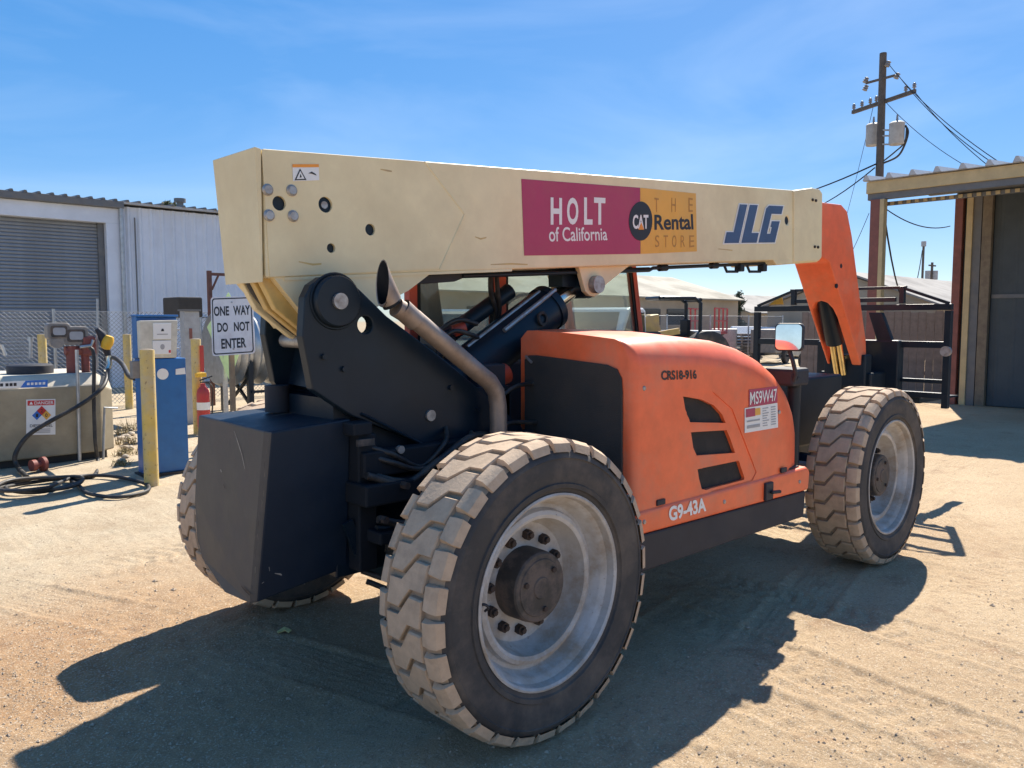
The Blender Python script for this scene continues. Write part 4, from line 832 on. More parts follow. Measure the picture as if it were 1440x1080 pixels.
def block(quads, outline, u0, rt, rb_, jit):
    """raised tread block: quads (in pitch, across) on top, walls along the outline"""
    n = len(outline); cx = sum(p[0] for p in outline)/n; cy = sum(p[1] for p in outline)/n; ins = lambda p, k: (cx+(p[0]-cx)*k, cy+(p[1]-cy)*k)
    top = [pol(u0+ins(p, .93)[0]*PT, ins(p, .95)[1], rt+jit) for p in outline]; mid = [pol(u0+p[0]*PT, p[1], rt-.006+jit) for p in outline]; bot = [pol(u0+ins(p, 1.06)[0]*PT, ins(p, 1.03)[1], rb_) for p in outline]
    tb_.add(top+mid+bot, [tuple(q) for q in quads]+[(i, (i+1) % n, n+(i+1) % n, n+i) for i in range(n)], 1)
    tb_.add(mid+bot, [(i, (i+1) % n, n+(i+1) % n, n+i) for i in range(n)], 2)
ZB = [(-.14, -HW+.055), (.56, -HW+.050), (.64, -.030), (.30, .012), (.20, HW-.055), (.16, HW-.050)]
Z = [(-.08, -.108), (.72, -.112), (.72, -.034), (.10, .030), (.08, .108), (-.72, .112), (-.72, .034), (-.10, -.030)]
for k in range(NP):
    u0 = k*PT
    block([(0, 1, 2, 7), (7, 2, 3, 6), (3, 4, 5, 6)], Z, u0, RO, .634, random.uniform(-.0015, .0015))
    for sgn, off in ((1, .18), (-1, -.18)):
        # shoulder lug wrapping over the edge
        a, b_ = off*1.0-.39, off*1.0+.39
        pts = []
        for (uu0, uu1, v, r) in ((a+.06, b_-.06, .122, RO-.001), (a+.03, b_-.03, .160, RO-.003), (a, b_, .184, RO-.018), (a+.02, b_-.02, .196, .606)):
            pts.append([pol(u0+uu0*PT, sgn*v, r), pol(u0+uu1*PT, sgn*v, r)])
        low = [[pol(u0+(a-.03)*PT, sgn*.114, .637), pol(u0+(b_+.03)*PT, sgn*.114, .637)], [pol(u0+(a-.02)*PT, sgn*.165, .634), pol(u0+(b_+.02)*PT, sgn*.165, .634)], [pol(u0+(a-.02)*PT, sgn*.180, .618), pol(u0+(b_+.02)*PT, sgn*.180, .618)], [pol(u0+a*PT, sgn*.186, .602), pol(u0+b_*PT, sgn*.186, .602)]]
        vs = [p for r_ in pts for p in r_]+[p for r_ in low for p in r_]; fs = []
        for i in range(3):
            fs += [(2*i, 2*i+1, 2*i+3, 2*i+2), (2*i, 2*i+2, 8+2*i+2, 8+2*i), (2*i+1, 2*i+3, 8+2*i+3, 8+2*i+1)]
        fs += [(0, 1, 9, 8)]
        tb_.add(vs, fs, 1)
ty = raw('tyre', tb_, ['rubber', 'tread_dust', 'tread_groove'], whl, 38)
for i, (x, y, rot, spin) in enumerate(((0, -(YO-HW), math.pi, .1), (WB, -(YO-HW), math.pi, .55), (.03, YO-HW+.05, 0, .9), (WB, YO-HW, 0, .3))):
    o = whl if i == 0 else copy_tree(whl, T)
    o.location = (x, y, RO); o.rotation_euler = (Matrix.Rotation(rot, 3, 'Z') @ Matrix.Rotation(spin, 3, 'Y')).to_euler()

# --- chassis
MB().bb(-.52, 4.2, -.36, -.26, .62, 1.12).bb(-.52, 4.2, .16, .26, .62, 1.12).bb(-.5, 4.15, -.26, .16, .70, .76).build('chassis', 'black_paint', T, bevel=.008)
for x in (0, WB):
    b = MB(); b.cyl((x, -.98, .66), (x, .98, .66), .10, n=18).lathe([(0, -.26), (.16, -.25), (.22, -.12), (.22, .12), (.16, .25), (0, .26)], (x, -.05, .66), (0, 1, 0), 20)
    b.cyl((x, -.98, .66), (x, -.78, .66), .17, n=18).cyl((x, .78, .66), (x, .98, .66), .17, n=18); b.build('axle', 'black_paint', T, smooth=40)
    MB().tube([(x-.22, -.75, .70), (x-.22, .75, .70)], .03, 10).build('steering_rod', 'pin_steel', T, smooth=40)
MB().bb(.55, 1.0, -.5, .35, .55, 1.1).build('engine_block', 'black_plastic', T, bevel=.03)
MB().bb(-.48, .72, -.56, -.38, .98, 1.08).bb(-.42, -.2, -.58, -.40, .80, .86).build('rear_step', 'seat_black', T, bevel=.01)
for i, (z0, y0) in enumerate(((1.12, -.52), (.92, -.56), (.86, -.50), (.78, -.54), (1.02, -.48))):
    MB().tube(curve([(-.45+.03*i, y0, z0), (-.25, y0-.02, z0-.06+.02*i), (-.05, y0-.03, z0+.03), (.2, y0, z0+.12-.03*i), (.5, y0+.05, z0+.05)]), .018, 8).build('hydraulic_hose', 'hose', T, smooth=60)
for i, (z0, y0, x1) in enumerate(((1.30, -.47, .1), (1.26, -.49, .25), (1.18, -.50, .2), (.70, -.46, .3), (.66, -.5, .2))):
    MB().tube(curve([(-.42, y0+.04, z0-.05), (-.30, y0-.03, z0-.10), (-.12, y0-.02, z0-.18+.03*i), (x1-.1, y0-.05, z0-.08), (x1, y0+.06, z0-.02)]), .013, 8).build('hydraulic_hose', 'hose', T, smooth=60)
for i, (x, z) in enumerate(((-.40, .92), (-.30, .88), (-.18, .95), (.02, 1.03), (-.28, 1.06))):
    MB().cyl((x, -.60, z), (x, -.55, z), .018, n=6).build('hose_fitting', 'rust_nut', T)
# --- counterweight
cwv = [(-.86, .335, 1.355), (-.862, -.365, 1.35), (-.845, -.40, 1.345), (-.46, -.41, 1.37), (-.40, .33, 1.37),
       (-.90, .24, .66), (-.925, -.06, .575), (-.918, -.30, .585), (-.90, -.335, .595), (-.46, -.36, .66), (-.42, .28, .66), (-.89, .34, .95), (-.9, .31, .76)]
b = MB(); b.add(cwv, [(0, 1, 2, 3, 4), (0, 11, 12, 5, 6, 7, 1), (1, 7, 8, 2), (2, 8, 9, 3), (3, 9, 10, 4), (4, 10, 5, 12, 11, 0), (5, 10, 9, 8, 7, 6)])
b.m = [0, 1, 1, 0, 0, 0, 1]; b.build('counterweight', ['counterweight_paint', 'dusty_bounce_black'], T, bevel=.008)  # rear faces toned lighter for bounce besides dust, side toned dark for shade
MB().bb(-.50, -.40, -.50, -.40, 1.30, 1.36).bb(-.46, -.36, -.47, -.37, .66, 1.30).build('counterweight_bracket', 'seat_black', T, bevel=.008)
MB().bb(-.49, -.40, -.515, -.50, 1.255, 1.285).build('bracket_edge', 'hub_black', T)
MB().bar((-.50, -.43, .90), (-.42, -.43, .70), .02, .05).build('tow_lug', 'black_paint', T)
MB().cyl((-.56, .10, 1.37), (-.56, .10, 1.50), .06, n=14).build('filler_neck', 'black_plastic', T, smooth=40)
def onplane(px, py, p0, p1, p2, lift):
    n_ = (Vector(p1)-Vector(p0)).cross(Vector(p2)-Vector(p0)).normalized(); d = ray(px, py)
    if n_.dot(d) > 0: n_ = -n_
    return CAM + d*((Vector(p0)-CAM).dot(n_)/d.dot(n_)) + n_*lift
def scuff(px_pts, tri, wd, m_='pin_steel'):
    P_ = [onplane(x, y, *tri, .0025) for x, y in px_pts]; n_ = (Vector(tri[1])-Vector(tri[0])).cross(Vector(tri[2])-Vector(tri[0])).normalized(); vs_ = []
    for i, p in enumerate(P_):
        t_ = (P_[min(i+1, len(P_)-1)]-P_[max(i-1, 0)]).normalized(); s_ = n_.cross(t_)*wd*(.35 if i in (0, len(P_)-1) else random.uniform(.6, 1.2)); vs_ += [p-s_, p+s_]
    MB().add(vs_, [(2*i, 2*i+1, 2*i+3, 2*i+2) for i in range(len(P_)-1)]).build('paint_scuff', m_, cw, recalc=False)
cw = bpy.data.objects['counterweight']
SIDE = ((-.845, -.40, 1.345), (-.46, -.41, 1.37), (-.90, -.335, .595)); TOPF = ((-.86, .335, 1.355), (-.862, -.365, 1.35), (-.46, -.41, 1.37)); REAR = ((-.86, .335, 1.355), (-.862, -.365, 1.35), (-.925, -.06, .575))
scuff([(386, 806), (393, 807), (400, 810), (409, 815), (428, 821)], SIDE, .004); scuff([(378, 797), (379, 803)], SIDE, .003); scuff([(368, 820), (371, 818)], SIDE, .004)
scuff([(378, 586), (388, 585), (398, 583), (410, 582)], TOPF, .005); scuff([(342, 590), (352, 588)], TOPF, .003, 'dusty_bounce_black')
scuff([(340, 824), (346, 831), (352, 837)], REAR, .006, 'rust_nut'); scuff([(311, 660), (312, 664)], REAR, .006); scuff([(315, 681), (317, 687)], REAR, .006, 'rust_nut'); scuff([(330, 606), (341, 640), (345, 660)], REAR, .002)
for k in range(16):
    u = (k+random.uniform(.1, .9))/16; x = 381+(357-381)*u-random.uniform(1, 5); y = 612+(842-612)*u
    scuff([(x, y), (x-random.uniform(-1, 1.5), y+random.uniform(2, 5)), (x-random.uniform(-1, 1), y+random.uniform(6, 12))], REAR, random.uniform(.0015, .004), random.choice(('rust_nut', 'wood_post', 'hub_black')))
# --- boom tower
tp_ = [(-.685, 1.92), (-.655, 1.975), (-.60, 2.01), (-.53, 2.02), (-.46, 2.0), (-.40, 1.955), (-.26, 1.84), (.09, 1.62), (.39, 1.41), (.63, 1.23), (.70, .95), (.20, .95), (.09, 1.215), (-.04, 1.205), (-.46, 1.385), (-.655, 1.515), (-.70, 1.75)]
hole = MB().cyl((-.38, -.6, 1.80), (-.38, .5, 1.80), .040, n=20)
for y in (-.42, .155):
    o = MB().prism([(x+(0 if y < 0 or x > -.5 else .11), y, z) for x, z in tp_], (0, .06, 0)).build('tower_plate', 'black_paint', T); cut(o, hole)
    bv = o.modifiers.new('bevel', 'BEVEL'); bv.width = .006; bv.segments = 2; bv.limit_method = 'ANGLE'; bv.angle_limit = R(40)
    
    if y < 0: MB().lathe([(.035, .0), (.108, .0), (.115, .01), (.115, .05)], (-.535, y-.035, 1.905), (0, 1, 0), 32).build('pivot_boss', 'black_paint', T, smooth=40)
    MB().cyl((-.535, y-.05 if y < 0 else y+.02, 1.905), (-.535, y+.02 if y < 0 else y+.07, 1.905), .036, n=24).build('pivot_pin', 'pin_steel', T, smooth=40)
MB().add([(-.55, -.36, 1.50), (-.47, .155, 1.50), (-.40, .155, 1.80), (-.45, -.36, 1.80), (-.49, -.36, 1.47), (-.41, .155, 1.47), (-.34, .155, 1.78), (-.39, -.36, 1.78)], [(0, 1, 2, 3), (4, 5, 6, 7), (0, 1, 5, 4), (1, 2, 6, 5), (2, 3, 7, 6), (3, 0, 4, 7)]).build('tower_web', 'black_paint', T)
MB().bb(-.52, .6, -.36, .155, 1.12, 1.46).build('tower_base', 'black_paint', T)
MB().bb(-.45, .65, -.50, -.425, 1.10, 1.22).build('frame_ledge', 'seat_black', T, bevel=.01)
for x, z, r_ in ((-.01, 1.35, .028), (-.25, 1.215, .019)): MB().cyl((x, -.432 if z > 1.3 else -.512, z), (x, -.40 if z > 1.3 else -.49, z), r_, n=20).build('pin_end', 'pin_steel', T, smooth=40)
wl = [(-.41, 1.39), (-.04, 1.20), (.09, 1.215), (.20, 1.0)]
MB().tube([V(x, -.425, z) for x, z in wl], .008, 6).build('weld_bead', 'black_paint', T, smooth=60)
MB().tube([V(-.535+  .122*math.cos(i*math.pi/16), -.421, 1.905+.122*math.sin(i*math.pi/16)) for i in range(33)], .007, 6).build('weld_bead', 'black_paint', T, smooth=60)
for x, z in ((.30, 1.36), (.42, 1.26), (.12, 1.48), (-.50, 1.60), (-.60, 1.66)): MB().cyl((x, -.436, z), (x, -.42, z), .014, n=6).build('bolt_head', 'black_paint', T)
# --- boom
BY0, BY1 = -.27, .15
def bp(px, py, y=BY0): return at(px, py, 'y', y)
rt0, rb0, ft0, fb0 = bp(366, 208), bp(377, 391.5), bp(1150, 270), bp(1150, 364)
rb0.x = rt0.x = -.79
boom = MB().prism([rt0, ft0, fb0, rb0], (0, BY1-BY0, 0)).build('boom', 'cream_paint', T)
kt = MB()
for px, py, r_ in ((392, 286, .032), (457, 288, .036), (520, 323, .028), (465, 349, .022), (1107, 310, .034)):
    p = bp(px, py); kt.cyl(p-V(0, .05, 0), p+V(0, .04, 0), r_, n=24)
cut(boom, kt)
pl_ = MB().prism([bp(367.5, 210), bp(597, 227.5), bp(653, 301), bp(618, 378), bp(379, 389.5)], (0, -.004, 0)).build('reinforcement_plate', 'cream_paint', T); cut(pl_, kt)
bv = boom.modifiers.new('bevel', 'BEVEL'); bv.width = .012; bv.segments = 3; bv.limit_method = 'ANGLE'; bv.angle_limit = R(60)
for px, py, r_ in ((392, 286, .031), (457, 288, .035), (520, 323, .027), (465, 349, .021), (1107, 310, .033)):
    p = bp(px, py); o = MB().cyl(p+V(0, .009, 0), p+V(0, .013, 0), r_, n=20).build('access_hole', 'black_paint', T)
p = bp(457, 288); MB().cyl(p+V(0, .004, 0), p+V(0, .0085, 0), .017, n=16).build('grease_pin', 'pin_steel', T, smooth=40)
for px, py in ((376, 267), (410, 268), (378, 303), (412, 304)):
    p = bp(px, py, BY0-.004); MB().lathe([(0, .012), (.018, .012), (.022, .006), (.026, .004), (.026, 0)], p, (0, -1, 0), 16).build('bolt_head', 'pin_steel', T, smooth=40)
for px, py in ((1143, 281), (1146, 347)):
    p = bp(px, py, BY0-.02); MB().cyl(p-V(0, .006, 0), p+V(0, .01, 0), .012, n=12).cyl(p-V(-.06, .006, 0), p+V(.06, .01, 0), .012, n=12).build('bolt_head', 'rust_nut', T)
for a_, c_ in (((597, 227.5), (653, 301)), ((653, 301), (618, 378))): MB().tube([bp(*a_, BY0-.003), bp(*c_, BY0-.003)], .0045, 6).build('weld_bead', 'cream_paint', T, smooth=60)
for pts_ in ([(535, 238), (545, 240), (551, 241)], [(668, 333), (676, 336), (684, 334)], [(420, 368), (440, 372), (452, 371)], [(1010, 350), (1030, 352)], [(690, 372), (720, 371), (742, 372)]):
    P_ = [bp(x, y, BY0-.0048 if x < 600 else BY0-.0006) for x, y in pts_]; vs_ = []
    for i, p in enumerate(P_): k_ = .0015+.003*math.sin(math.pi*(i+.3)/len(P_)); vs_ += [p-V(0, 0, k_), p+V(0, 0, k_)]
    MB().add(vs_, [(2*i, 2*i+1, 2*i+3, 2*i+2) for i in range(len(P_)-1)]).build('paint_scuff', 'yellow_steel', boom, recalc=False)
# rear cover, set off by a dark gap
q0, q1, q2, q3 = V(-.815, BY0-.0, 2.575), V(-.80, BY0, 1.985), V(-.80, BY1-.0, 1.985), V(-.83, BY1+.01, 2.575)
MB().add([(-.825, BY0+.0, 2.562), (-.805, BY0, 1.985), (-.805, .105, 1.985), (-.835, .14, 2.562), (-.798, BY0-.004, 2.556), (-.80, BY0+.004, 1.99), (-.80, .10, 1.99), (-.80, .135, 2.556)], [(0, 1, 2, 3), (4, 7, 6, 5), (0, 4, 5, 1), (1, 5, 6, 2), (2, 6, 7, 3), (3, 7, 4, 0)]).build('boom_rear_cover', 'cream_paint', T, bevel=.006)
# collar at the front of the outer boom
a = [bp(1117, 268, BY0-.014), bp(1143, 264, BY0-.014), bp(1153, 266, BY0-.014), bp(1157, 272, BY0-.014), bp(1156, 362, BY0-.014), bp(1152, 367, BY0-.014), bp(1117, 369, BY0-.014)]
MB().prism(a, (0, BY1-BY0+.03, 0)).build('boom_collar', 'cream_paint', T, bevel=.01)
MB().prism([bp(1087, 365), bp(1150, 361), bp(1150, 368.5), bp(1092, 373)], (0, BY1-BY0, 0)).build('wear_pad_holder', 'cream_paint', T, bevel=.008)
# lip and bracket plates below
MB().prism([bp(400, 390), bp(720, 378), bp(720, 381.5), bp(400, 394.5)], (0, .40, 0)).build('boom_bottom_lip', 'cream_paint', T)
MB().prism([(-.76, BY0+.005, 2.02), (-.10, BY0+.005, 2.06), (.12, BY0+.005, 2.06), (-.02, BY0+.005, 1.97), (-.40, BY0+.005, 1.80), (-.55, BY0+.005, 1.78), (-.62, BY0+.005, 1.86)], (0, .05, 0)).build('pivot_lug', 'cream_paint', T)
MB().prism([(-.76, .09, 2.02), (.12, .09, 2.06), (-.02, .09, 1.97), (-.40, .09, 1.80), (-.55, .09, 1.78), (-.62, .09, 1.86)], (0, .05, 0)).build('pivot_lug', 'cream_paint', T)
for y, m_ in ((-.22, 'yellow_steel'), (-.14, 'yellow_steel'), (-.03, 'cream_paint')):
    MB().prism([(-.80, y, 2.02), (-.70, y, 2.02), (-.66, y, 1.93), (-.50, y, 1.80), (-.44, y, 1.74), (-.47, y, 1.70), (-.55, y, 1.74), (-.72, y, 1.87)], (0, .045, 0)).build('link_arm', m_, T, bevel=.006)
MB().tube(curve([(-.77, -.06, 2.0), (-.73, -.07, 1.93), (-.62, -.07, 1.82), (-.50, -.07, 1.74)]), .02, 8).build('hydraulic_hose', 'hose', T, smooth=60)
MB().tube(curve([(-.76, .0, 2.0), (-.72, .0, 1.93), (-.60, .0, 1.83), (-.48, .0, 1.76)]), .02, 8).build('hydraulic_hose', 'hose', T, smooth=60)
MB().cyl((-.50, -.26, 1.72), (-.50, .12, 1.72), .035, n=16).build('link_pin', 'pin_steel', T, smooth=40)
# hose rods under the boom
MB().tube([bp(650, 388, -.2), bp(913, 380, -.2), bp(918, 377, -.2), bp(1000, 373.5, -.2), bp(1075, 370.5, -.2)], .013, 8).tube([bp(560, 388, -.12), bp(913, 378, -.12)], .012, 8).build('hydraulic_tube', 'black_paint', T, smooth=50)
for px in (932, 1004): p = bp(px, 376.5 if px < 990 else 373.5, -.2); MB().lathe([(.013, -.05), (.025, -.04), (.025, .04), (.013, .05)], p, (1, 0, .07), 12).build('tube_fitting', 'black_paint', T, smooth=40)
for px in (1018, 1050):
    MB().tube([bp(px, 372, -.2), bp(px+4, 382, -.2), bp(px+19, 382, -.2), bp(px+21, 370, -.2)], .011, 8).build('hose_hook', 'black_paint', T, smooth=40)
    p = bp(px+22, 376.5, -.2); MB().bb(p.x-.03, p.x+.03, p.y-.03, p.y+.03, p.z-.03, p.z+.03).build('tube_block', 'black_paint', T, bevel=.008)
MB().prism([bp(581, 388, -.2), bp(655, 383, -.2), bp(655, 390, -.2), bp(640, 396, -.2), bp(586, 400, -.2)], (0, .15, 0)).build('hose_bracket', 'black_plastic', T, bevel=.006)
MB().tube(curve([bp(690, 384, -.1), bp(690, 410, -.05), bp(697, 438, 0), bp(694, 470, .05)]), .014, 8).tube(curve([bp(698, 384, -.1), bp(700, 410, -.05), bp(702, 440, 0), bp(690, 470, .05)]), .014, 8).build('hydraulic_hose', 'hose', T, smooth=60)
# lift cylinder and its lug
P1 = V(1.44, -.09, 2.045); P0 = V(.05, -.09, 1.28); dv = (P1-P0).normalized()
MB().tube([P0, P1-dv*.30], .136, 28).build('lift_cylinder', 'black_paint', T, smooth=40)
MB().tube([P1-dv*.34, P1-dv*.29], .146, 28).build('cylinder_gland', 'black_paint', T, smooth=40)
MB().tube([P1-dv*.30, P1], .055, 20).build('cylinder_rod', 'chrome', T, smooth=40)
MB().cyl(P1-V(0, .10, 0), P1+V(0, .10, 0), .085, n=24).bb(P1.x-.2, P1.x-.02, -.15, -.03, 2.03, 2.16).build('rod_eye', 'black_paint', T, smooth=40)
MB().tube([P0+dv*.75+V(0, -.10, .12), P1-dv*.34+V(0, -.09, .125)], .014, 8).tube([P0+dv*.5+V(0, -.03, .15), P1-dv*.36+V(0, -.02, .15)], .012, 8).build('cylinder_tube', 'pin_steel', T, smooth=40)
lg = [(1.30, 2.14), (1.36, 2.0), (1.40, 1.975), (1.45, 1.97), (1.50, 1.99), (1.56, 2.05), (1.80, 2.18), (1.75, 2.22), (1.3, 2.2)]
for y in (-.235, .02): MB().prism([(x, y, z) for x, z in lg], (0, .035, 0)).build('cylinder_lug', 'cream_paint', T, bevel=.005)
MB().cyl(P1-V(0, .19, 0), P1+V(0, .18, 0), .055, n=24).build('cylinder_pin', 'pin_steel', T, smooth=40)
b = MB(); b.lathe([(.028, 0), (.045, .0), (.045, .012), (.028, .012)], V(.98, -.225, 1.83), (.1, -1, .1), 20); b.build('port_ring', 'rust_nut', T, smooth=30)
# second small cylinder and clutter behind the tower
MB().tube([V(.30, .06, 1.62), V(.62, .06, 1.80), V(.95, .02, 2.0)], .05, 14).build('compensating_cylinder', 'black_paint', T, smooth=40)
MB().bb(.32, .46, -.06, .10, 1.62, 1.74).build('valve_block', 'black_paint', T, bevel=.01); MB().cyl((.44, -.06, 1.76), (.50, -.09, 1.78), .035, n=12).build('valve_cap', 'orange_dark', T, smooth=40)
MB().tube(curve([(.28, -.1, 1.68), (.36, -.15, 1.76), (.5, -.14, 1.74), (.62, -.1, 1.70)]), .013, 8).tube(curve([(.3, -.02, 1.72), (.42, -.1, 1.82), (.58, -.1, 1.80)]), .013, 8).build('hydraulic_hose', 'hose', T, smooth=60)
MB().bb(.42, .60, -.36, -.28, .95, 1.45).bb(.40, .60, -.32, -.24, 1.45, 1.58).build('engine_bracket', 'black_plastic', T, bevel=.01)
MB().cyl((.58, -.25, 1.50), (.66, -.25, 1.52), .06, n=16).build('filter_cap', 'orange_dark', T, smooth=40)
MB().tube(curve([(.4, -.44, 1.38), (.55, -.44, 1.46), (.72, -.42, 1.47)]), .012, 8).tube(curve([(.35, -.46, 1.22), (.5, -.46, 1.27), (.72, -.45, 1.25)]), .012, 8).tube(curve([(.45, -.42, 1.1), (.6, -.46, 1.18), (.7, -.4, 1.1)]), .014, 8).build('wiring_loom', 'hose', T, smooth=60)
# --- exhaust
EY = -.55
pe = [V(.335, EY, .95), V(.33, EY, 1.38), V(.315, EY, 1.455), V(.27, EY, 1.51), V(.20, EY, 1.555), V(-.20, EY, 1.83), V(-.30, EY, 1.88)]
MB().tube(pe, .045, 20).build('exhaust_pipe', 'exhaust_steel', T, smooth=50)
tip = MB(); tip.lathe([(.049, -.10), (.05, 0)], V(-.27, EY, 1.875), (-.12, 0, .09), 20); tip.build('exhaust_clamp', 'exhaust_steel', T, smooth=50)
n = 24; vs = []
for k, (c0, r_, tl) in enumerate(((V(-.325, EY, 1.905), .050, 0), (V(-.352, EY, 1.95), .050, .4), (V(-.372, EY, 1.985), .051, 1.0), (V(-.370, EY, 1.982), .047, 1.0), (V(-.345, EY, 1.935), .046, .3), (V(-.322, EY, 1.89), .044, 0))):
    for j in range(n):
        a_ = 2*math.pi*j/n; e1 = V(.80, 0, .55); off = e1*(r_*math.cos(a_))+V(0, 1, 0)*(r_*math.sin(a_)); vs.append(c0+off+V(-.40, 0, .92)*(.085*tl*math.cos(a_)))
MB().add(vs, [(i*n+j, i*n+(j+1) % n, (i+1)*n+(j+1) % n, (i+1)*n+j) for i in range(3) for j in range(n)]).build('exhaust_tip', 'exhaust_steel', T, smooth=60)
MB().add(vs, [(i*n+j, i*n+(j+1) % n, (i+1)*n+(j+1) % n, (i+1)*n+j) for i in (3, 4) for j in range(n)]).build('exhaust_inner_wall', 'seat_black', T, smooth=60, recalc=False)  # inner wall of the tip, coloured near black
MB().cyl(V(-.322, EY, 1.895), V(-.326, EY, 1.902), .0445, n=20).build('exhaust_bore', 'seat_black', T)
# --- bonnet
HY = -1.12
def hood_sec(x, zt, yr, yl, zb, ins=0.0, rad=.13):
    yr += ins; zt -= ins; yl -= ins*.3; pts = [(x, yr+.0, zb), (x, yr-.0, (zb+zt)*.5), (x, yr, zt-rad)]
    for k in range(1, 9): a = R(90*k/8); pts.append((x, yr+rad-rad*math.cos(a), zt-rad+rad*math.sin(a)))
    for k in range(1, 7): u = k/6; pts.append((x, yr+rad+(yl-.05-yr-rad)*u, zt+.035*math.sin(u*math.pi/2)))
    pts += [(x, yl, zt-.01), (x, yl, zb)]; return pts
secs = [(.722, 1.728, .048, .10), (.728, 1.728, .025, .12), (.742, 1.728, .008, .13), (.765, 1.728, 0, .14), (1.0, 1.735, 0, .15), (1.3, 1.73, 0, .16), (1.6, 1.705, 0, .17), (1.85, 1.66, 0, .18), (2.05, 1.60, 0, .19), (2.2, 1.53, .004, .19), (2.32, 1.44, .012, .18), (2.42, 1.33, .03, .16), (2.49, 1.20, .05, .13), (2.535, 1.04, .07, .10), (2.55, .92, .09, .06)]
vs = []; m_ = 19
for x, zt, ins, rad in secs: vs += hood_sec(x, zt+ins, HY, -.30, .845, ins, rad)[:m_]
n = len(hood_sec(1, 1.6, HY, -.3, .8))
b = MB(); b.v = []; vs = []
for x, zt, ins, rad in secs: vs += hood_sec(x, zt+(ins if x < 1 else ins), HY, -.30, .845, ins, rad)
k = len(secs)
b.add(vs, [(i*n+j, i*n+j+1, (i+1)*n+j+1, (i+1)*n+j) for i in range(k-1) for j in range(n-1)]+[((i+1)*n-1, i*n, (i+1)*n, (i+2)*n-1) for i in range(k-1)]+[tuple(range(n)), tuple(range(k*n-1, (k-1)*n-1, -1))])
hood = b.build('bonnet', 'orange_paint', T, smooth=50)
def hp(px, py, y=HY): return at(px, py, 'y', y)
V1 = [(961.7, 557.3), (986.7, 561.7), (1005, 570), (1016.7, 583), (1021.7, 595), (971.7, 594), (966, 583)]
V2 = [(971.7, 608), (1023, 605), (1028, 617), (1035, 637), (980, 641), (975, 630)]
V3 = [(981, 660), (1040, 648), (1048, 672), (1047, 675), (993, 689), (987, 688), (983, 673)]
SC = [(950, 547), (1003, 551), (1030, 575), (1064, 664), (1058, 676), (1000, 692), (985, 650), (968, 585)]
cut(hood, MB().prism([hp(*p)-V(0, .05, 0) for p in SC], (0, .055, 0)))
for pv in (V1, V2, V3): cut(hood, MB().prism([hp(*p)-V(0, .05, 0) for p in pv], (0, .085, 0)))
hood.data.polygons.foreach_set('use_smooth', [True]*len(hood.data.polygons)); hood.data.set_sharp_from_angle(angle=R(40))
for pv in (V1, V2, V3):
    o = MB().prism([hp(*p)+V(0, .026, 0) for p in pv], (0, .006, 0)).build('vent_screen', 'vent_mesh', hood)
# rear screen of the bonnet
yz = [(-.355, 1.60), (-.385, 1.625), (-.45, 1.627), (-.95, 1.595), (-1.015, 1.575), (-1.045, 1.53), (-1.052, 1.46), (-1.06, .90), (-.36, .90)]
MB().prism([(.720, y, z) for y, z in yz], (-.012, 0, 0)).build('radiator_screen', 'screen_mesh', T, bevel=.004)
MB().bar((.705, -.37, 1.62), (.705, -.42, 1.585), .012, .012).build('screen_latch', 'pin_steel', T)
MB().bb(.735, 2.35, -1.0, -.36, .85, 1.05).build('engine_shroud', 'black_plastic', T)
MB().bb(.78, 2.0, -.36, -.285, 1.60, 1.745).build('bonnet_seal', 'black_plastic', T, bevel=.02)
for x in (.95, 2.25): MB().bb(x-.035, x+.035, HY-.010, HY+.002, .862, .892).build('bonnet_hinge', 'black_plastic', hood, bevel=.003)
for x, z in ((.80, .80), (1.55, .785), (2.45, .775), (.80, 1.48), (2.18, 1.25)): MB().lathe([(0, .006), (.010, .005), (.013, 0)], V(x, HY-.0125 if z < .83 else HY-.001, z), (0, -1, 0), 12).build('screw_head', 'pin_steel', T, smooth=40)
# lower orange panel with lettering, latch, and dark skirt
lp = [V(.755, HY-.012, .735), V(2.585, HY-.012, .70), V(2.60, HY-.012, .83), V(2.55, HY-.012, .86), V(.745, HY-.012, .858)]
MB().prism(lp, (0, .50, 0)).build('lower_panel', 'orange_paint', T, bevel=.02, seg=3)
MB().bb(.80, 2.5, HY+.02, HY+.4, .80, .87).build('panel_gap', 'black_plastic', T)
MB().prism([V(.80, HY+.005, .53), V(2.56, HY+.005, .52), V(2.58, HY+.005, .695), V(.765, HY+.005, .73)], (0, .55, 0)).build('fuel_tank_skirt', 'black_plastic', T, bevel=.012)
a = hp(1083, 690, HY-.03); MB().bb(a.x-.045, a.x+.045, a.y, a.y+.02, a.z-.06, a.z+.05).bar((a.x, a.y-.01, a.z-.01), (a.x+.09, a.y-.02, a.z-.015), .02, .02).build('panel_latch', 'black_plastic', T, bevel=.006)
def hq(x0, y0, x1, y1, y=HY-.002): return [hp(x0, y1, y), hp(x1, y1, y), hp(x1, y0, y), hp(x0, y0, y)]
q = [hp(941, 734, HY-.014), hp(993, 719, HY-.014), hp(992, 699, HY-.014), hp(940, 713, HY-.014)]; lettering('G9-43A', q, 'decal_white', T, .035, .001, 'model_lettering')
q = [hp(930, 535, HY-.002), hp(980, 533, HY-.002), hp(979, 520, HY-.002), hp(930, 521, HY-.002)]; lettering('CRS18-916', q, 'decal_black', T, .03, .001, 'stencil_lettering')
q = [hp(1053, 573, HY-.002), hp(1093, 566, HY-.002), hp(1093, 543, HY-.002), hp(1053, 548, HY-.002)]; d_ = shape(UNIT, q, 'decal_magenta', T, .001, 'number_decal'); lettering('MS9W47', sub(q, .03, .12, .97, .86), 'decal_white', d_, .01, .003)
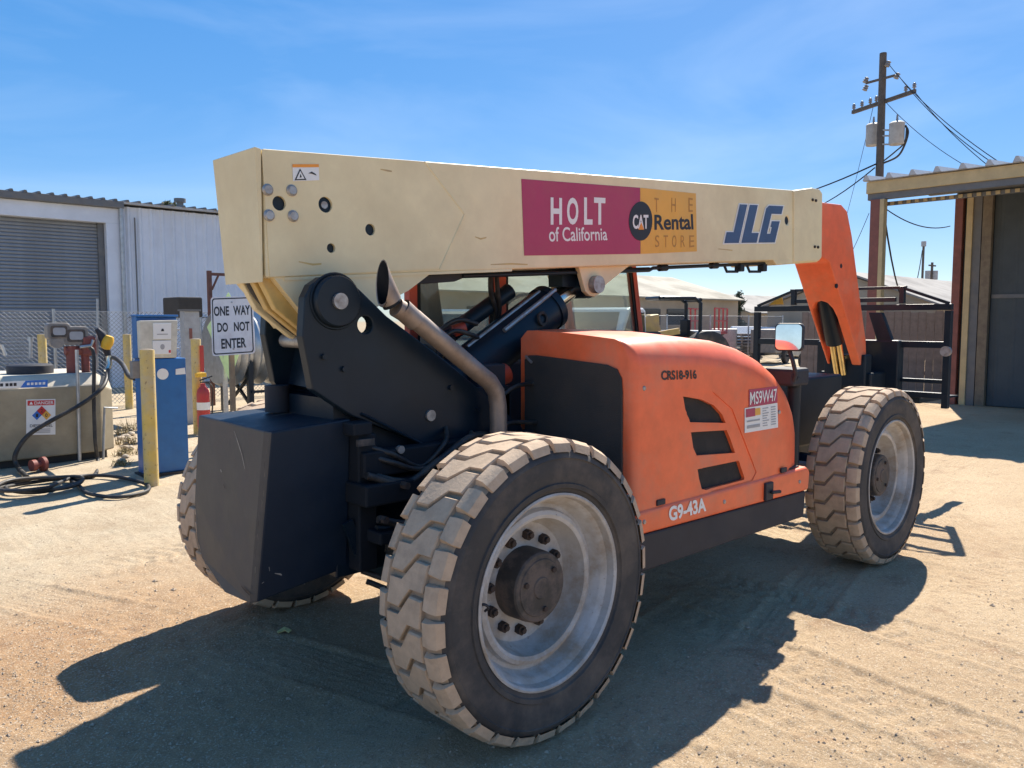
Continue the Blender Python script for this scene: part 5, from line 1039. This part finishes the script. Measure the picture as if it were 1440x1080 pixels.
q = [hp(1047, 609, HY-.002), hp(1094, 601, HY-.002), hp(1093, 566.5, HY-.002), hp(1047, 574, HY-.002)]; d_ = shape(UNIT, q, 'decal_white', T, .001, 'info_decal')
shape([(.03, .62), (.30, .62), (.30, .95), (.03, .95)], q, 'decal_magenta', d_, .003, 'logo_patch'); shape([(.30, .64), (.46, .64), (.46, .92), (.30, .92)], q, 'decal_yellow', d_, .003, 'logo_patch')
for v in (.85, .75, .65, .55, .45, .35, .25, .15): shape([(.52, v), (.68+.04*math.sin(v*40), v), (.68+.04*math.sin(v*40), v+.04), (.52, v+.04)], q, 'decal_grey', d_, .003, 'small_print'); shape([(.78, v), (.93, v), (.93, v+.04), (.78, v+.04)], q, 'decal_grey', d_, .003, 'small_print')
for v, h_ in ((.42, .06), (.16, .12)): shape([(.06, v), (.44, v), (.44, v+h_), (.06, v+h_)], q, 'decal_grey', d_, .003, 'small_print')
# --- boom decals
D0 = BY0-.0015
def bq(*p): return [at(x, y, 'y', D0) for x, y in p]
q = bq((737, 359.5), (900.5, 357), (900, 264), (733, 251.5)); d_ = shape(UNIT, q, 'decal_magenta', T, .0005, 'logo_panel')
[lettering(c_, bq((x0, 316), (x1, 316), (x1, 278.5), (x0, 277.5)), 'decal_white', d_, .03, .002) for c_, x0, x1 in (('H', 774, 790), ('O', 797, 813), ('L', 821, 833), ('T', 835, 851))]; lettering('of California', bq((772, 340), (854, 338), (853, 320), (771, 319)), 'decal_white', d_, .012, .002)
q = bq((900.8, 357), (980, 353.5), (978.5, 272), (900.3, 264)); d_ = shape(UNIT, q, 'decal_yellow', T, .0005, 'logo_panel')
lettering('Rental', bq((920, 323.5), (975, 323), (974, 301), (920, 302)), 'decal_black', d_, .025, .002)
for s_, x0, x1 in (('T', 920, 926), ('H', 944, 950), ('E', 968, 974)): lettering(s_, bq((x0, 298), (x1, 298), (x1, 279), (x0, 278)), 'decal_brown', d_, 0, .002)
for s_, x0, x1 in (('S', 921, 927), ('T', 933, 939), ('O', 945, 951), ('R', 957, 963), ('E', 969, 976)): lettering(s_, bq((x0, 348), (x1, 347), (x1, 331), (x0, 331)), 'decal_brown', d_, 0, .002)
q = bq((884, 339), (917, 338), (917, 283), (884, 284)); d_ = shape(circle(.5, .5, .5, .5, 40), q, 'decal_black', T, .003, 'round_logo'); lettering('CAT', bq((889, 322), (911, 322), (911, 302), (889, 302)), 'decal_white', d_, .03, .005)
shape([(.38, .28), (.62, .28), (.5, .47)], q, 'decal_orange', d_, .0065, 'logo_triangle')
LET = [[(0, 0), (.27, 0), (.27, 1), (.13, 1), (.13, .28), (0, .28)], [(.32, 0), (.62, 0), (.62, .26), (.475, .26), (.475, 1), (.32, 1)], [(.655, 0), (1, 0), (1, .58), (.83, .58), (.83, .42), (.86, .42), (.86, .24), (.79, .24), (.79, .78), (1, .78), (1, 1), (.70, 1), (.655, .92)]]
q = bq((1018, 342), (1089, 341), (1101, 290), (1030, 287))
def grow(poly, dx, dy):
    n = len(poly); out = []
    for i in range(n):
        p0, p1, p2 = poly[i-1], poly[i], poly[(i+1) % n]
        def nr_(a, c): l = math.hypot(c[0]-a[0], c[1]-a[1]); return ((c[1]-a[1])/l, -(c[0]-a[0])/l)
        n1, n2 = nr_(p0, p1), nr_(p1, p2); k_ = 1+n1[0]*n2[0]+n1[1]*n2[1]; out.append((p1[0]+(n1[0]+n2[0])/k_*dx, p1[1]+(n1[1]+n2[1])/k_*dy))
    return out
for i, pl in enumerate(LET):
    d_ = shape(grow(pl, .022, .032), q, 'decal_white', T, .001+.0006*i, 'brand_letter_outline'); shape(pl, q, 'decal_navy', d_, .004, 'lettering')
q = [at(x, y, 'y', BY0-.0055) for x, y in ((412, 255), (449, 253.5), (448, 231), (411, 231))]; d_ = shape(UNIT, q, 'decal_white', T, .0005, 'warning_decal'); shape([(0, .82), (1, .82), (1, 1), (0, 1)], q, 'decal_orange', d_, .002, 'header')
q2 = sub(q, .05, .05, .5, .75); shape([(0, 0), (1, 0), (.5, 1)], q2, 'decal_black', d_, .002, 'pictogram'); shape([(.16, .1), (.84, .1), (.5, .8)], q2, 'decal_white', d_, .003, 'pictogram'); shape([(.42, .2), (.6, .25), (.5, .55)], q2, 'decal_black', d_, .004, 'pictogram'); shape([(.58, .45), (.72, .55), (.86, .40), (.90, .3), (.7, .42)], q, 'decal_black', d_, .002, 'pictogram')
# --- boom head
hd = [(4.30, 2.40), (4.62, 2.38), (4.74, 2.35), (5.49, 1.38), (5.56, 1.36), (5.62, 1.44), (5.60, 1.62), (5.42, 2.05), (5.20, 2.62), (5.08, 2.84), (4.95, 2.89), (4.30, 2.86)]
o = MB().prism([(x, -.22, z) for x, z in hd], (0, .34, 0)).build('boom_head', 'orange_paint', T)
# arched slot through the lower rear face and the inside
ydir = V(5.49-4.74, 0, 1.38-2.35).normalized(); nn = V(-ydir.z, 0, ydir.x)
sl_pts = []
for yy, s_ in ((-.13, 1.3), (-.13, .64), (-.115, .53), (-.075, .455), (-.015, .43), (.045, .455), (.085, .53), (.095, .64), (.095, 1.3)): sl_pts.append(V(4.74, 0, 2.35)+ydir*s_+V(0, yy, 0))
cut(o, MB().prism([p-nn*(-.3) for p in sl_pts], -nn*.9) if False else MB().prism([p+V(-.4, 0, 0) for p in sl_pts], V(1.3, 0, .0)))
bv = o.modifiers.new('bevel', 'BEVEL'); bv.width = .012; bv.segments = 2; bv.limit_method = 'ANGLE'; bv.angle_limit = R(35)
for px, py in ((1183, 374), (1177, 402)): p = at(px, py, 'y', -.222); MB().cyl(p, p+V(0, .012, 0), .022, n=14).build('head_bolt', 'black_paint', T)
MB().tube([V(5.12, -.015, 2.05), V(5.36, -.015, 1.60)], .088, 18).build('tilt_cylinder', 'black_paint', T, smooth=40)
for y in (-.05, .02): MB().tube([V(5.33, y, 1.68), V(5.50, y, 1.28)], .028, 12).build('tilt_rod', 'gold_rod', T, smooth=40)
# --- carriage (thing > part > sub-part)
CX = 6.0; CYR, CYL = -.84, 1.20
cr = MB().bb(5.55, 5.95, -.30, .22, 1.02, 1.30).bb(5.50, 5.66, -.26, .16, 1.15, 1.48).bb(5.9, 5.96, -.42, .34, .98, 1.62).build('carriage', 'black_paint', T, bevel=.015)
def CB(a, c, w_=.06, h_=.06, nm='rail', m='black_paint'): return MB().bar(a, c, w_, h_).build(nm, m, cr, bevel=.004)
CB((CX, CYR-.03, 1.95), (CX, CYL+.03, 1.95), .055, .06); CB((CX, CYR, 1.58), (CX, CYL, 1.58), .05, .065); CB((CX, CYR, 1.22), (CX, CYL, 1.22), .05, .04); CB((CX, CYR, 1.08), (CX, CYL, 1.08), .06, .06)
for y in (CYR, CYL): CB((CX+.002, y, .96), (CX+.002, y, 1.915), .06, .065, 'upright')
for y in (CYR+.44, CYL-.44): CB((CX, y, 1.99), (CX, y, 2.16), .05, .05, 'upright')
CB((CX, CYR+.40, 2.15), (CX, CYL-.40, 2.15), .035, .03); CB((CX, CYR+.42, 2.14), (CX, CYR, 1.985), .03, .03, 'brace'); CB((CX, CYL-.42, 2.14), (CX, CYL, 1.985), .03, .03, 'brace')
CB((CX, CYR+.5, 2.03), (CX, CYL-.45, 2.03), .03, .045)
MB().bb(CX-.06, CX+.05, -.42, -.18, 1.02, 1.62).build('mast_plate', 'black_paint', cr, bevel=.02); MB().bb(CX-.06, CX+.05, .18, .45, 1.02, 1.60).build('mast_plate', 'black_paint', cr, bevel=.02)
MB().cyl((CX-.06, CYR, 1.52), (CX-.02, CYR, 1.52), .05, n=18).build('pivot_disc', 'pin_steel', cr, smooth=40)
MB().prism([V(CX-.09, -.10, 1.9), V(CX-.09, -.24, 1.9), V(CX-.09, -.40, 1.5), V(CX-.09, -.40, 1.05), V(CX-.09, -.25, 1.05), V(CX-.09, -.25, 1.45)], (.06, 0, 0)).build('hook_plate', 'black_paint', cr, bevel=.01)
MB().prism([V(CX+.1, CYL-.08, 2.0), V(CX+.1, CYL-.26, 2.0), V(CX+.1, CYL-.24, 2.10)], (.012, 0, 0)).build('caution_plate', 'nozzle_yellow', cr)
for y in (-.55, .85):
    MB().prism([V(CX, y-.05, 1.10), V(CX, y-.05, .99), V(CX+1.15, y-.05, .985), V(CX+1.15, y-.05, 1.0), V(CX+.06, y-.05, 1.04)], (0, .10, 0)).build('fork_tine', 'black_paint', cr)
# --- front frame, mirror and its mast
MB().bb(3.2, 4.35, -.55, .45, .80, 1.36).bb(3.9, 4.6, -.40, .30, 1.0, 1.30).build('front_frame', 'black_paint', T, bevel=.02)
a = at(1125, 560, 'y', -1.0)
MB().tube(curve([V(2.68, -.96, .62), V(2.68, -.96, 1.30), V(2.66, -.97, 1.40), V(2.60, -.98, 1.44)], 5), .045, 12).build('fender_post', 'black_paint', T, smooth=50)
MB().bb(2.55, 2.78, -1.02, -.80, 1.38, 1.50).build('mirror_mount', 'black_plastic', T, bevel=.02)
MB().tube([V(2.58, -1.0, 1.40), V(2.54, -1.04, 1.47), V(2.53, -1.02, 1.56), V(2.53, -.99, 1.64)], .014, 8).build('mirror_arm', 'black_plastic', T, smooth=50)
mc = at(1109, 474, 'x', 2.5); fn = V(-.97, -.24, .03).normalized(); sx = V(0, 0, 1).cross(fn).normalized(); sz = fn.cross(sx)
pl = rrect(-.092, .092, -.092, .092, .03)
mr = MB().prism([mc+sx*u+sz*v for u, v in pl], -fn*.05).build('mirror_housing', 'black_plastic', T, bevel=.012)
MB().prism([mc+sx*u*.9+sz*v*.9+fn*.003 for u, v in pl], -fn*.002).build('mirror_glass', 'mirror', mr)
# --- cab
X0, X1, Y0, Y1, ZF, ZR = .40, 2.69, .30, 1.08, 1.05, 2.40
cab = MB().bb(X0, X1-.02, Y0, Y1, .75, 1.55).build('cab', 'black_plastic', T, bevel=.02)
MB().bb(X0-.03, X1-.10, Y0-.03, Y1+.03, ZR, ZR+.08).build('roof', 'orange_paint', cab, bevel=.03)
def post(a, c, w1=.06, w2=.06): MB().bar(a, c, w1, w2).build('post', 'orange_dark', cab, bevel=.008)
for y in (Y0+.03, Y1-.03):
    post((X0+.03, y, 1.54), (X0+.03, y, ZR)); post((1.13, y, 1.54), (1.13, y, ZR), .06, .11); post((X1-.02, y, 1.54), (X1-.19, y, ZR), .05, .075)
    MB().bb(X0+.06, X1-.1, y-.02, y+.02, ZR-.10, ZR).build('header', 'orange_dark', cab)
    g1 = MB().add([(X0+.07, y, 1.56), (1.07, y, 1.56), (1.07, y, ZR-.1), (X0+.07, y, ZR-.1)], [(0, 1, 2, 3)]).build('side_window', 'cab_glass', cab, recalc=False)
    MB().add([(1.19, y, 1.56), (X1-.06, y, 1.56), (X1-.20, y, ZR-.1), (1.19, y, ZR-.1)], [(0, 1, 2, 3)]).build('side_window', 'cab_glass', cab, recalc=False)
MB().add([(X0+.02, Y0+.06, 1.56), (X0+.02, Y1-.06, 1.56), (X0+.02, Y1-.06, ZR), (X0+.02, Y0+.06, ZR)], [(0, 1, 2, 3)]).build('rear_window', 'cab_glass', cab, recalc=False)
MB().add([(X1-.02, Y0+.06, 1.56), (X1-.02, Y1-.06, 1.56), (X1-.17, Y1-.06, ZR), (X1-.17, Y0+.06, ZR)], [(0, 1, 2, 3)]).build('windscreen', 'cab_glass', cab, recalc=False)
MB().bb(.80, 1.25, .50, .95, 1.50, 1.62).bar((.82, .72, 1.60), (.72, .72, 2.18), .40, .12).build('seat', 'seat_black', cab, bevel=.03)
MB().tube([V(1.85, .72, 1.4), V(1.68, .72, 1.86)], .03, 10).build('steering_column', 'seat_black', cab, smooth=40)
b = MB(); b.tube([V(1.67, .72, 1.87)+V(.09, 0, .14)*math.cos(i*math.pi/12)*1.0+V(0, .17, 0)*math.sin(i*math.pi/12) for i in range(25)], .014, 8); b.build('steering_wheel', 'seat_black', cab, smooth=40)

# dark rubber seals round the cab panes
for (xa, xb, xc, xd) in ((X0+.07, 1.07, 1.07, X0+.07), (1.19, X1-.06, X1-.20, 1.19)):
    y = Y0+.012; c4 = [V(xa, y, 1.57), V(xb, y, 1.57), V(xc, y, ZR-.11), V(xd, y, ZR-.11)]; b = MB()
    for i in range(4): b.bar(c4[i], c4[(i+1) % 4], .014, .03)
    b.build('window_seal', 'seat_black', cab)
# dry litter and weeds against the tank end
for px, py, sz in ((172, 612, .22), (180, 625, .2), (176, 640, .16), (184, 605, .25), (171, 655, .12)):
    p = at(px, py, 'z', 0); t = MB()
    for i in range(60):
        a = random.random()*6.3; d = random.uniform(0, sz); x = p.x+math.cos(a)*d; y = p.y+math.sin(a)*d; e = V(x+random.gauss(0, .05), y+random.gauss(0, .05), random.uniform(.03, sz)); u = V(random.gauss(0, 1), random.gauss(0, 1), 0).normalized()*.006
        t.add([V(x, y, 0)-u, V(x, y, 0)+u, e], [(0, 1, 2)])
    leaf_mass(t, (p.x, p.y, .05), sz*.8, 60, .02, .4)
    one('dry_weed', 'leaf_dry', 'low dry weed tuft between the tank end and blue dispenser', 'weed', t, (p.x, p.y, 0), 'dry weeds beside the tank end')
